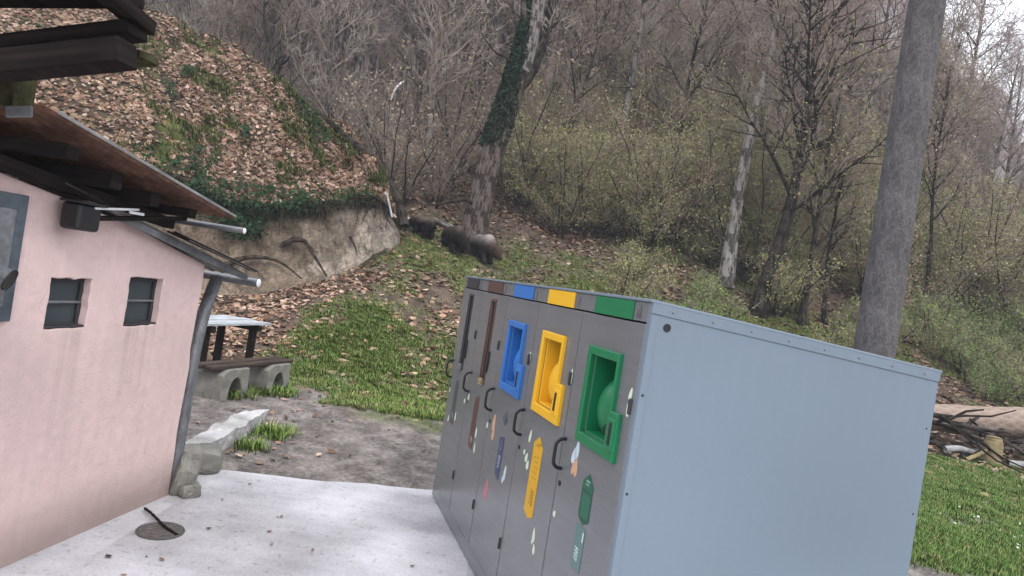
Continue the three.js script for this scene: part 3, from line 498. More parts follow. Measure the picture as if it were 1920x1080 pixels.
  const done = new Map(), turned = (g) => {
    if (done.has(g)) return done.get(g);
    const q = g.index ? g.toNonIndexed() : g.clone(), p = q.attributes.position, n = q.attributes.normal, t = q.attributes.uv, swap = (a, i, j) => { for (let c = 0; c < a.itemSize; c++) { const k = a.array[i * a.itemSize + c]; a.array[i * a.itemSize + c] = a.array[j * a.itemSize + c]; a.array[j * a.itemSize + c] = k; } };
    for (let i = 0; i < p.count; i++) { p.setX(i, -p.getX(i)); n.setX(i, -n.getX(i)); }
    for (let i = 0; i < p.count; i += 3) for (const a of [p, n, t]) if (a) swap(a, i + 1, i + 2);
    done.set(g, q); return q;
  };
  st_.traverse((o) => { if (!o.isMesh) return; o.geometry = turned(o.geometry); o.position.x = (o.parent === st_ ? LN : 0) - o.position.x; });
}

// ---------------------------------------------------------------- the pink shed
{
  // local axes: +x along the wall away from the camera, +y up, +z out of the wall
  const sh = thing('pink_shed', 'pink plastered shed with two small dark windows and a tin roof at the left', 'shed', [-2.867, 0, -1.5], Math.atan2(0.991, 0.135));
  const A = 3.83, topAt = (a) => lin([[0.4, 2.42], [1.97, 2.14], [2.96, 1.985], [A, 1.79]], a);
  const jag = (pts) => { const o = []; pts.forEach((q, i) => { const r = pts[(i + 1) % pts.length]; for (let k = 0; k < 7; k++) o.push([mix(q[0], r[0], k / 7) + (k ? (rnd() - 0.5) * 0.012 : 0), mix(q[1], r[1], k / 7) + (k ? (rnd() - 0.5) * 0.012 : 0)]); }); return o; };
  const wins = [[2.385, 2.695, 1.335, 1.625], [3.03, 3.37, 1.33, 1.65]];
  const out = [[0.2, -0.15], [A, -0.15]]; for (let k = 1; k <= 12; k++) out.push([A + (vnoise(k, 3, 5) - 0.5) * 0.025, mix(-0.15, 1.78, k / 12)]); out.push([2.96, topAt(2.96)], [1.97, topAt(1.97)], [0.4, 2.42], [0.2, 2.42]);
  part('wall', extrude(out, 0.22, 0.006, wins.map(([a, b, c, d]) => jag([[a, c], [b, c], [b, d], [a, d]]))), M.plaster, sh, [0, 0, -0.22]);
  part('end_wall', box(0.2, 1.75, 2.4, A - 0.105, 0.77, -1.43), M.plaster, sh);
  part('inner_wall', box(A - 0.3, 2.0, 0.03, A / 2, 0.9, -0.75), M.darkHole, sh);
  for (const [a, b, c, d] of wins) {
    const w = part('window', [box(b - a + 0.02, 0.03, 0.04, (a + b) / 2, d - 0.01, -0.065), box(b - a + 0.02, 0.025, 0.04, (a + b) / 2, c + 0.008, -0.065), box(0.025, d - c, 0.04, a + 0.008, (c + d) / 2, -0.065), box(0.03, d - c, 0.04, b - 0.008, (c + d) / 2, -0.065)], M.charcoal, sh);
    part('pane', box(b - a, d - c, 0.005, (a + b) / 2, (c + d) / 2, -0.068, 0.001), M.pane, w);
    part('glazing_bar', box(b - a, 0.016, 0.024, (a + b) / 2, mix(c, d, 0.5), -0.055), M.zinc, w);
    part('sill', box(b - a + 0.01, 0.02, 0.05, (a + b) / 2, c + 0.004, -0.03), M.charcoal, w);
  }
  // blue grey shutter and pipe stubs at the near end
  const shut = part('shutter', box(0.62, 0.66, 0.03, 1.815, 1.72, 0.02), M.frameBlue, sh); shut.userData.label = 'blue grey shutter';
  part('shutter_panel', box(0.48, 0.5, 0.012, 1.815, 1.72, 0.038), M.zinc, shut);
  const stub = (a, y, len, r) => { const g = new Tris(), d = V(0.35, -0.35, 0.87).normalize(), p0 = V(a, y, -0.02), pts = [0, 0.3, 0.6, 0.86, 1].map((k) => p0.clone().addScaledVector(d, len * k)); g.tube(pts, [r, r, r, r * 1.02, r * 1.12], 18); const o = part('pipe_stub', g.geo(), M.zinc, sh), m = new Tris(); m.tube([pts[4].clone().addScaledVector(d, -0.004), pts[4].clone().addScaledVector(d, 0.004)], [r * 1.13, r * 1.13], 18); part('pipe_rim', m.geo(), M.black, o); const ds = new THREE.CircleGeometry(r, 18); ds.lookAt(d); ds.translate(pts[4].x, pts[4].y, pts[4].z); part('pipe_mouth', ds, M.black, o); };
  stub(1.86, 1.70, 0.22, 0.05); stub(2.02, 0.66, 0.14, 0.035);
  // floodlight under the eaves with its bracket arm
  const fld = part('floodlight', box(0.17, 0.15, 0.12, 2.40, 1.985, 0.11, 0.02), M.black, sh, undefined); fld.userData.label = 'dark floodlight under the eaves';
  part('bracket', bar(V(2.47, 1.985, 0.10), V(3.3, 2.09, 0.14), 0.03, 0.028), M.darkWood, fld);
  part('hood', box(0.20, 0.015, 0.15, 2.40, 2.066, 0.12), M.black, fld);
  part('cable_clip', [bar(V(2.42, 2.045, 0.17), V(2.78, 2.085, 0.17), 0.014, 0.014), bar(V(2.7, 2.06, 0.175), V(2.82, 2.062, 0.175), 0.02, 0.018)], M.white, sh);
  // the lower tin lean-to: verge, sheet, gutter
  const vg = (a) => lin([[2.5, 2.075], [2.9, 1.985], [3.7, 1.80], [4.35, 1.685]], a);
  part('verge', bar(V(2.78, 2.02, 0.075), V(4.36, 1.70, 0.075), 0.012, 0.045), M.zinc, sh);
  const wave = (a0, a1, yA, yB, z0, z1, pitch, amp, thick, jagged) => {                 // a corrugated sheet falling away from the camera, its ribs along the fall
    const nz = Math.round((z1 - z0) / pitch * 8), na = 10, p = [], uv = [], idx = [];
    for (const low of [0, 1]) for (let j = 0; j <= na; j++) for (let i = 0; i <= nz; i++) { const z = mix(z0, z1, i / nz), k = j / na, a = mix(a0, a1, k) + (j === 0 && jagged ? 0.02 * Math.sin(z * 40) : 0); p.push(a, mix(yA, yB, k) + Math.sin((z - z0) / pitch * 6.283) * amp - low * thick + (vnoise(z * 6, k * 4, 9) - 0.5) * 0.012, z); uv.push(a, z); }
    const n = nz + 1, half = n * (na + 1), quad = (a, b, c, d) => idx.push(a, b, c, a, c, d);
    for (let j = 0; j < na; j++) for (let i = 0; i < nz; i++) { const a = j * n + i; quad(a, a + 1, a + n + 1, a + n); quad(half + a, half + a + n, half + a + n + 1, half + a + 1); }
    for (let j = 0; j < na; j++) { const a = j * n, b = a + nz; quad(a, a + n, half + a + n, half + a); quad(b, half + b, half + b + n, b + n); }
    for (let i = 0; i < nz; i++) { quad(i, half + i, half + i + 1, i + 1); const a = na * n + i; quad(a, a + 1, half + a + 1, half + a); }
    const g = new THREE.BufferGeometry(); g.setAttribute('position', new THREE.Float32BufferAttribute(p, 3)); g.setAttribute('uv', new THREE.Float32BufferAttribute(uv, 2)); g.setIndex(idx); const f = g.toNonIndexed(); f.computeVertexNormals(); return f;
  };
  part('lower_roof_sheet', wave(2.3, 4.36, 2.15, 1.725, -2.2, 0.07, 0.09, 0.010, 0.006), M.tin, sh).userData.label = 'lower corrugated tin roof';
  part('lower_roof_edge', bar(V(3.35, 1.95, 0.16), V(4.32, 1.77, 0.16), 0.012, 0.012), M.zinc, sh);
  part('lower_roof_overhang', wave(3.2, 4.36, 1.985, 1.775, 0.085, 0.17, 0.05, 0.006, 0.006), M.darkWood, sh);
  const gut = (a, y, z0, z1, r) => { const g = new Tris(), pts = [V(a, y, z0), V(a, y, mix(z0, z1, 0.5)), V(a, y, z1)]; g.tube(pts, [r, r, r], 16); const o = part('gutter', g.geo(), M.zinc, sh); const e = new THREE.CircleGeometry(r, 16); e.translate(a, y, z1); const s2 = new THREE.SphereGeometry(r * 0.98, 14, 8); s2.scale(1, 1, 0.35); s2.translate(a, y, z1); part('gutter_end', s2, M.white, o); };
  gut(4.42, 1.675, -2.2, 0.15, 0.036); gut(3.62, 2.075, -1.8, 0.40, 0.022);
  const dp = new Tris(), dpp = [V(4.30, 1.66, -0.16), V(4.10, 1.40, -0.1), V(4.0, 1.1, -0.07), V(3.97, 0.6, -0.06), V(3.95, 0.05, -0.06)]; dp.tube(new THREE.CatmullRomCurve3(dpp).getPoints(14), Array(15).fill(0.05), 12); part('downpipe', dp.geo(), M.zinc, sh);
  // the upper tin roof on timber purlins, sheets with a wavy near edge
  part('upper_roof_sheet', wave(1.74, 3.55, 2.475, 2.155, -2.2, 0.35, 0.085, 0.012, 0.005, true), M.tinBelow, sh).userData.label = 'upper corrugated tin roof';
  part('upper_roof_verge', bar(V(1.86, 2.46, 0.356), V(3.56, 2.165, 0.356), 0.008, 0.018, 0.003), M.tin, sh);
  for (const [a, y, h, z1] of [[2.08, 2.30, 0.075, 0.28], [2.42, 2.215, 0.095, 0.28], [2.78, 2.16, 0.085, 0.27], [3.17, 2.125, 0.06, 0.27]]) part('purlin', box(0.09, h, z1 + 1.2, a, y, (z1 - 1.2) / 2), M.darkWood, sh);
  part('wall_plate', bar(V(1.4, 2.24, 0.03), V(3.3, 2.04, 0.03), 0.08, 0.07), M.darkWood, sh);
}
{ // the timber canopy end over the camera
  const c = thing('timber_canopy', 'dark timber canopy end with mossy boards jutting in at the upper left corner', 'canopy');
  const beam = (a, b, w, h, m, n = 'beam') => part(n, bar(V(...a), V(...b), w, h), m, c);
  beam([-2.6, 2.28, -2.45], [-1.37, 2.535, -2.28], 0.10, 0.085, M.darkWood);
  beam([-2.6, 2.38, -2.55], [-1.40, 2.64, -2.37], 0.10, 0.05, M.darkWood);
  beam([-1.42, 2.675, -2.45], [-1.36, 2.75, -1.0], 0.07, 0.05, M.darkWood, 'rafter');
  beam([-2.5, 2.40, -2.72], [-1.42, 2.585, -2.5], 0.10, 0.03, M.mossWood, 'board');
  beam([-2.6, 2.62, -2.4], [-1.42, 2.745, -2.27], 0.25, 0.05, M.darkWood, 'board');
  beam([-2.08, 2.36, -2.74], [-2.08, 2.62, -2.74], 0.12, 0.12, M.mossWood, 'post');
  beam([-2.03, 2.335, -2.67], [-1.93, 2.352, -2.67], 0.012, 0.045, M.zinc, 'tin_offcut');
}

// ---------------------------------------------------------------- bench, table, kerb, stones, drain
{
  const ang = Math.atan2(0.96, 0.28);                             // local +x runs away from the camera
  const t = thing('picnic_table', 'picnic table with white painted planks on dark legs behind the shed', 'table', [-4.3, G(-4.3, 10.4), -10.35], ang);
  for (let i = 0; i < 5; i++) part('plank', box(1.55 - 0.06 * (i % 2), 0.035, 0.165, 0.03 * (i % 2), 0.80 + 0.006 * (i % 3), -0.34 + i * 0.172, 0.006), M.paintedWood, t);
  for (const x of [-0.52, 0.52]) { part('leg', box(0.09, 0.75, 0.09, x, 0.39, 0.30), M.darkWood, t); part('leg', box(0.09, 0.75, 0.09, x, 0.39, -0.28), M.darkWood, t); part('crossbeam', box(0.08, 0.09, 0.86, x, 0.735, 0), M.darkWood, t); }
  const b = thing('stone_bench', 'low bench of one weathered plank on two arched concrete blocks', 'bench', [-3.38, G(-3.4, 9.35), -9.35], ang);
  part('plank', [box(1.75, 0.05, 0.16, 0, 0.40, -0.09), box(1.68, 0.045, 0.15, 0.03, 0.396, 0.08)], M.oldWood, b);
  const arch = () => { const s = new THREE.Shape(); s.moveTo(-0.24, -0.05); s.lineTo(-0.26, 0.30); s.quadraticCurveTo(-0.22, 0.365, -0.12, 0.37); s.lineTo(0.22, 0.37); s.lineTo(0.25, -0.05); s.lineTo(0.15, -0.05); s.lineTo(0.14, 0.1); s.quadraticCurveTo(0.08, 0.28, -0.01, 0.28); s.quadraticCurveTo(-0.12, 0.26, -0.14, 0.08); s.lineTo(-0.15, -0.05); return metreUV(new THREE.ExtrudeGeometry(s, { depth: 0.40, bevelEnabled: true, bevelSize: 0.012, bevelThickness: 0.012, bevelSegments: 1, curveSegments: 8 })); };
  part('support', arch(), M.oldConcrete, b, [-0.42, 0, -0.20]); part('support', arch(), M.oldConcrete, b, [0.50, 0, -0.20]);
}
function rock(w, h, d, seed, detail = 3) {
  const g = new THREE.IcosahedronGeometry(0.5, detail), p = g.attributes.position, q = V(0, 0, 0);
  for (let i = 0; i < p.count; i++) { q.fromBufferAttribute(p, i).normalize(); const m = Math.max(Math.abs(q.x), Math.abs(q.y), Math.abs(q.z)); const k = mix(0.5, 0.5 / m, 0.62) * (0.86 + 0.3 * fbm(q.x * 2 + 9 + seed, q.y * 2 + q.z * 1.7, 3, seed)); p.setXYZ(i, q.x * k * w, q.y * k * h, q.z * k * d); }
  g.computeVertexNormals(); return metreUV(g);
}
{
  const kerb = thing('kerb_stone', 'long broken pale concrete kerb lying between the track and the pavement', 'kerb', [-2.60, 0, -6.88], 1.59);
  const long = new THREE.BoxGeometry(1.9, 0.17, 0.22, 60, 8, 8), p = long.attributes.position;
  for (let i = 0; i < p.count; i++) { const x = p.getX(i), y = p.getY(i), z = p.getZ(i), n = fbm(x * 4 + y * 3, z * 5 + y * 4, 3, 77) - 0.5; p.setXYZ(i, x + n * 0.06, y + n * 0.05 - (y > 0.04 ? 0.025 * sstep(0.5, 0.8, vnoise(x * 4, 1, 5)) + 0.014 * sstep(0.45, 0.8, vnoise(x * 13, z * 13, 8)) : 0), z + n * 0.04 + 0.014 * (vnoise(x * 14, y * 14, 12) - 0.5)); }
  long.computeVertexNormals(); part('kerb_block', metreUV(long), M.paleStone, kerb, [0, 0.09, 0]);
  tag(part('broken_kerb', rock(0.34, 0.26, 0.36, 12), M.oldConcrete, scene, [-2.44, 0.07, -6.0], [0, 0.5, 0.06]), 'grey broken concrete lump at the near end of the long kerb', 'stone');
  tag(part('corner_stone', rock(0.16, 0.32, 0.30, 21), M.oldConcrete, scene, [-2.30, 0.10, -5.42], [0.25, 0.4, -0.30]), 'dark grey stone slab leaning at the foot of the shed corner', 'stone');
  tag(part('corner_stone', rock(0.15, 0.13, 0.16, 31), M.oldConcrete, scene, [-2.22, 0.04, -5.34], [0, 0.9, 0.1]), 'small grey stone lying in front of the leaning stone slab', 'stone');
  const drain = thing('drain_cover', 'round rusty drain cover let into the pale pavement by the shed', 'drain cover', [-2.06, 0.001, -4.62]);
  part('lid', cyl(0.135, 0.14, 0.012, 32, 0, 0.004, 0), M.rust, drain);
  const ring = new THREE.TorusGeometry(0.142, 0.008, 6, 36); ring.rotateX(Math.PI / 2); ring.translate(0, 0.006, 0); part('rim', ring, M.oldConcrete, drain);
  for (let i = 0; i < 4; i++) part('rib', box(0.2 - 0.03 * Math.abs(i - 1.5), 0.006, 0.012, 0, 0.011, -0.06 + i * 0.04, 0.002), M.rust, drain);
  const g = new Tris(), pts = new THREE.CatmullRomCurve3([V(-2.33, 0.02, -4.92), V(-2.24, 0.03, -4.83), V(-2.14, 0.025, -4.74), V(-2.04, 0.028, -4.64), V(-1.93, 0.014, -4.58)]).getPoints(18);
  g.tube(pts, pts.map((_, k) => 0.007 + 0.004 * Math.sin(k * 1.3) ** 2), 6); tag(part('iron_rod', g.geo(), M.darkWood, scene), 'dark bent rod lying across the rusty drain cover', 'rod');
}

// ---------------------------------------------------------------- the pole
{
  const y0 = G(3.17, 6.0), pole = thing('utility_pole', 'tall thick grey utility pole rising behind the waste station', 'pole', [3.17, y0, -6.0]);
  const g = new Tris(), pts = [], rad = []; for (let k = 0; k <= 40; k++) { pts.push(V(0.01 * Math.sin(k * 0.2), k * 0.24 - 0.2, 0)); rad.push(mix(0.185, 0.112, k / 40)); }
  g.tube(pts, rad, 28, 0, (a, v) => 0.99 + 0.02 * fbm(a * 3, v * 4, 3, 3)); part('shaft', g.geo(), M.pole, pole);
  const r = RNG(17); for (let i = 0; i < 18; i++) { const y = 1.5 + 3.6 * r(), a = 0.6 + 2.4 * r() , R = mix(0.185, 0.112, (y + 0.2) / 9.6) + 0.001; const s = part('staple', box(0.008 + 0.008 * r(), 0.006, 0.004, 0, 0, 0, 0.001), r() < 0.3 ? M.zinc : M.black, pole, [Math.cos(a) * R, y, Math.sin(a) * R], [0, Math.PI / 2 - a, r()]); }
}

// ---------------------------------------------------------------- trees
// grows limbs, branches and twigs from a trunk; returns geometries for trunk, branches, twigs and the twig tips
function grow(seed, o) {
  const g = RNG(seed), trunk = new Tris(), limbs = new Tris(), twigs = new Tris(), tips = [];
  const sides = o.sides ?? 8, path = new THREE.CatmullRomCurve3(o.path.map(([x, y, z]) => V(x, y, z))), n = o.seg ?? 14, pts = path.getPoints(n), r0 = o.r, r1 = o.rTop ?? r0 * 0.25;
  const rad = pts.map((_, k) => mix(r0, r1, Math.pow(k / n, 0.9)) * (1 + 0.5 * Math.exp(-k * 1.1) * (o.flare ?? 1)));
  trunk.tube(pts, rad, sides, 0, (a, v) => 0.9 + 0.2 * vnoise(a * 1.3 + seed, v * 1.6, 3));
  const H = path.getLength();
  const branch = (p, d, len, r, lvl) => {
    const k = lvl === 1 ? 6 : 4, q = [p.clone()], dd = d.clone();
    for (let i = 0; i < k; i++) { dd.add(V((g() - 0.5) * 0.42, (g() - 0.5) * 0.3 + (o.up ?? 0.10), (g() - 0.5) * 0.42)).normalize(); q.push(q[i].clone().addScaledVector(dd, len / k)); }
    limbs.tube(q, q.map((_, i) => Math.max(0.005, r * (1 - 0.82 * i / k))), lvl === 1 ? 6 : 4);
    const kids = lvl === 1 ? (o.kids1 ?? 7) : (o.kids2 ?? 6);
    for (let i = 0; i < kids; i++) {
      const f = 0.22 + 0.78 * (i + g()) / kids, at = Math.min(k - 1e-3, f * k), i0 = Math.floor(at), b = q[i0].clone().lerp(q[i0 + 1], at - i0), t = q[i0 + 1].clone().sub(q[i0]).normalize();
      const side = V(g() - 0.5, g() - 0.42, g() - 0.5).cross(t).normalize(), nd = t.clone().multiplyScalar(0.75).addScaledVector(side, 0.85).normalize();
      if (lvl < (o.levels ?? 2)) branch(b, nd, len * (0.35 + 0.3 * g()) * (1.15 - 0.5 * f), r * 0.42, lvl + 1);
      else {
        const L1 = (o.twig ?? 0.55) * (0.6 + 0.8 * g()), e = twigs.twig(b, nd, L1, o.tr ?? 0.008); tips.push(e);
        for (let j = 0; j < (o.fine ?? 4); j++) { const m = b.clone().lerp(e, 0.2 + 0.75 * g()), s2 = V(g() - 0.5, g() - 0.4, g() - 0.5).cross(nd).normalize(); tips.push(twigs.twig(m, nd.clone().multiplyScalar(0.7).addScaledVector(s2, 0.7).normalize(), L1 * (0.35 + 0.4 * g()), (o.tr ?? 0.008) * 0.75)); }
      }
    }
  };
  for (let i = 0; i < o.limbs; i++) {
    const f = mix(o.from ?? 0.35, 0.99, (i + 0.6 * g()) / o.limbs), p = path.getPointAt(f), t = path.getTangentAt(f), a = i * 2.4 + g() * 1.2, s = V(Math.cos(a), 0.15 + 0.5 * g() + (o.rise ?? 0.3), Math.sin(a)).normalize();
    branch(p, s.clone().multiplyScalar(1).addScaledVector(t, 0.35).normalize(), (o.reach ?? 0.34) * H * (0.55 + 0.6 * g()) * (1.1 - 0.55 * f), Math.min(rad[Math.min(n, Math.round(f * n))] * 0.55, o.limbR ?? 9), 1);
  }
  return { trunk, limbs, twigs, tips, g };
}
const foliage = (tips, n, size, g, spread = 0.25, t = new Tris()) => { for (let i = 0; i < n; i++) { const q = tips[Math.floor(g() * tips.length)].clone().add(V((g() - 0.5) * spread, (g() - 0.5) * spread, (g() - 0.5) * spread)); t.leaf(q, size * (0.6 + 0.8 * g()), g); } return t.geo(); };
function treeThing(name, label, cat, pos, turn, seed, o, mats, group) {
  const t = thing(name, label, cat, pos, turn, group), r = grow(seed, o);
  part('trunk', r.trunk.geo(), mats[0], t);
  if (o.limbs) { part('branches', r.limbs.geo(), mats[1], t); tag(part('twigs', r.twigs.geo(), mats[2], t), null, null, null, 'stuff'); }
  if (mats[3]) tag(part('young_leaves', foliage(r.tips, o.buds ?? 900, o.bud ?? 0.05, r.g, o.spread ?? 0.3), mats[3], t), null, null, null, 'stuff');
  return t;
}
const where = (x, D) => { const b = x / D; return (D > 34 ? 'farther back, ' : '') + (b < -0.24 ? 'behind the earth bank' : b < -0.09 ? 'between the earth bank and the leaning tree' : b < 0.12 ? 'just right of the leaning tree' : b < 0.3 ? 'left of the tall pale trunk' : b < 0.4 ? 'around the dark mossy tree' : b < 0.54 ? 'just left of the utility pole' : 'right of the utility pole'); };
function copyOf(src, pos, turn, s, label) { const c = src.clone(); c.name = numbered(src.name.replace(/_\d{3}$/, '')); c.position.set(...pos); c.rotation.y = turn; c.scale.setScalar(s); c.userData = { ...src.userData }; if (label) c.userData.label = label; scene.add(c); return c; }

{ // the big leaning tree behind the bears, forked, one stem clad in ivy
  const bx = -1.42, bD = 20.45, by = G(bx, bD);
  const t = treeThing('leaning_tree', 'thick leaning old tree with ivy-clad trunk beside the bears', 'tree', [bx, by - 0.1, -bD], 0, 3, { path: [[0, 0, 0], [0.12, 1.9, 0], [0.38, 4.0, 0.1], [0.78, 5.9, 0.15], [0.92, 8.0, 0.1], [1.1, 12, 0.3]], r: 0.44, rTop: 0.16, sides: 16, seg: 24, limbs: 9, from: 0.5, reach: 0.26, kids1: 6, kids2: 5, fine: 3, twig: 0.7, tr: 0.012 }, [M.barkOld, M.bark, M.twigGrey]); t.scale.setScalar(0.95);
  const s2 = new Tris(), q = new THREE.CatmullRomCurve3([V(0.62, 5.2, 0.1), V(0.98, 5.9, -0.05), V(1.2, 6.8, -0.1), V(1.45, 9, 0), V(1.7, 12, 0)]).getPoints(14); s2.tube(q, q.map((_, k) => mix(0.26, 0.12, k / 14)), 10, 0, (a, v) => 0.9 + 0.2 * vnoise(a * 1.5, v * 2, 8)); part('second_stem', s2.geo(), M.barkDark, t);
  const lo = new Tris(), c1 = new THREE.CatmullRomCurve3([V(0.05, 1.5, 0.15), V(-0.35, 1.62, 0.4), V(-0.8, 1.42, 0.6), V(-1.5, 1.2, 0.7)]).getPoints(12); lo.tube(c1, c1.map((_, k) => mix(0.09, 0.02, k / 12)), 7); part('low_branch', lo.geo(), M.barkDark, t);
  const si = new Tris(), c2 = new THREE.CatmullRomCurve3([V(-0.2, 0.2, -0.1), V(-0.12, 1.2, -0.1), V(0.05, 2.4, -0.1), V(0.25, 3.4, 0)]).getPoints(12); si.tube(c2, c2.map((_, k) => mix(0.22, 0.12, k / 12)), 9); part('side_stem', si.geo(), M.barkDark, t);
  const ps = new Tris(), c3 = new THREE.CatmullRomCurve3([V(0.76, 5.8, 0.17), V(0.90, 7.0, 0.19), V(0.92, 8.0, 0.14), V(0.98, 10, 0.2), V(1.1, 12, 0.33)]).getPoints(16); ps.tube(c3, c3.map((_, k) => mix(0.265, 0.165, k / 16)), 14, 0, (a, v) => 0.93 + 0.14 * vnoise(a * 1.5, v * 2, 8)); part('pale_stem', ps.geo(), M.barkGrey, t);
  for (const [p, w] of [[[[0.75, 5.7, 0.2], [0.3, 6.0, 0.5], [-0.1, 6.05, 0.8], [-0.6, 6.5, 1]], 0.05], [[[0.5, 5.1, 0.2], [0.2, 4.6, 0.5], [-0.05, 4.2, 0.7]], 0.035], [[[0.5, 3.0, 0.1], [0.75, 2.2, 0.3], [0.8, 1.6, 0.3]], 0.05], [[[1.2, 6.9, 0], [1.6, 7.6, 0.1], [1.7, 8.0, 0.1]], 0.07]]) { const b = new Tris(), c = new THREE.CatmullRomCurve3(p.map((v) => V(...v))).getPoints(10); b.tube(c, c.map((_, k) => w * (1 - 0.7 * k / 10)), 6); part('branch', b.geo(), M.barkDark, t); }
  const iv = new Tris(), g = RNG(91), pa = new THREE.CatmullRomCurve3([V(0.28, 3.4, 0.1), V(0.62, 5.2, 0.15), V(0.82, 6.7, 0.16), V(0.80, 8.2, 0.14)]);
  for (let i = 0; i < 6500; i++) { const f = g() ** 0.9, p = pa.getPoint(f), a = g() * 6.283, r = 0.33 * (0.85 + 0.5 * g()) * (1 - 0.35 * f) * (1 - 0.55 * sstep(0.6, 1, f)); p.add(V(Math.cos(a) * r - 0.08 - 0.10 * f, (g() - 0.5) * 0.1, Math.sin(a) * r)); iv.leaf(p, 0.05 + 0.04 * g(), g); }
  tag(part('ivy_leaves', iv.geo(), std(L(0.022, 0.040, 0.022), 0.85, { side: THREE.DoubleSide }), t), null, null, null, 'stuff');
}
treeThing('pale_tree', 'tall straight pale grey trunk left of the dark mossy tree', 'tree', [6.98, G(6.98, 23) - 0.1, -23], 0, 5, { path: [[0, 0, 0], [-0.05, 2.5, 0], [0.05, 5.5, 0.05], [0.3, 8.0, 0.1], [0.35, 10.5, 0]], r: 0.24, rTop: 0.12, sides: 10, limbs: 7, from: 0.62, reach: 0.22, kids1: 6, kids2: 5, fine: 3, twig: 0.6, tr: 0.011 }, [M.barkPale, M.barkGrey, M.twigGrey]);
treeThing('mossy_tree', 'dark mossy tree with a wide crown of crooked bare branches', 'tree', [7.66, G(7.66, 21.6) - 0.1, -21.6], 0, 8, { path: [[0, 0, 0], [0.18, 1.4, 0], [0.42, 2.9, 0.05], [0.55, 4.5, 0], [0.5, 7.5, 0.1], [0.4, 11, 0]], r: 0.24, rTop: 0.09, sides: 11, seg: 18, limbs: 24, from: 0.3, reach: 0.36, rise: 0.1, up: 0.06, kids1: 8, kids2: 6, fine: 4, twig: 0.6, tr: 0.011, limbR: 0.075, buds: 5200, bud: 0.03, spread: 0.45 }, [M.barkDark, M.barkDark, M.twig, M.budTan]);
treeThing('slender_tree', 'slender dark tree just right of the mossy tree', 'tree', [8.9, G(8.9, 21.2) - 0.1, -21.2], 1, 9, { path: [[0, 0, 0], [0.05, 2, 0], [-0.1, 4.5, 0], [0, 8, 0.1]], r: 0.11, limbs: 14, from: 0.3, reach: 0.26, kids1: 6, kids2: 5, fine: 4, tr: 0.010, buds: 1200, bud: 0.045 }, [M.barkDark, M.barkDark, M.twig, M.bud]);
treeThing('slender_tree', 'slender crooked tree between the mossy tree and the utility pole', 'tree', [9.9, G(9.9, 21.8) - 0.1, -21.8], 2, 10, { path: [[0, 0, 0], [0.22, 1.4, 0], [0.3, 3, 0], [0.2, 6, 0.1]], r: 0.10, limbs: 12, from: 0.35, reach: 0.3, kids1: 6, kids2: 5, fine: 4, tr: 0.010, buds: 1200, bud: 0.045 }, [M.barkDark, M.barkDark, M.twig, M.bud]);
treeThing('slender_tree', 'thin dark tree right of the utility pole', 'tree', [14.2, G(14.2, 24) - 0.1, -24], 0.4, 14, { path: [[0, 0, 0], [-0.1, 2.4, 0], [-0.5, 5, 0], [-0.7, 9, 0.1]], r: 0.10, limbs: 16, from: 0.4, reach: 0.3, kids1: 7, kids2: 6, fine: 4, tr: 0.010, buds: 900, bud: 0.045 }, [M.barkDark, M.barkDark, M.twig, M.budTan]);
treeThing('white_tree', 'far white-barked tree above the greening scrub', 'tree', [5.75, G(5.75, 45) - 0.1, -45], 0, 12, { path: [[0, 0, 0], [-0.1, 4, 0], [0.1, 9, 0], [0.2, 15, 0.2]], r: 0.26, rTop: 0.1, limbs: 8, from: 0.55, reach: 0.22, kids1: 5, kids2: 4, fine: 3, tr: 0.014 }, [M.barkPale, M.barkPale, M.twigGrey]);
treeThing('white_tree', 'far leaning white-barked tree left of the other white tree', 'tree', [4.4, G(4.4, 50) - 0.1, -50], 1, 13, { path: [[0, 0, 0], [-0.1, 4, 0], [-0.3, 9, 0], [0.3, 15, 0.2]], r: 0.26, rTop: 0.1, limbs: 8, from: 0.55, reach: 0.22, kids1: 5, kids2: 4, fine: 3, tr: 0.014 }, [M.barkPale, M.barkPale, M.twigGrey]);
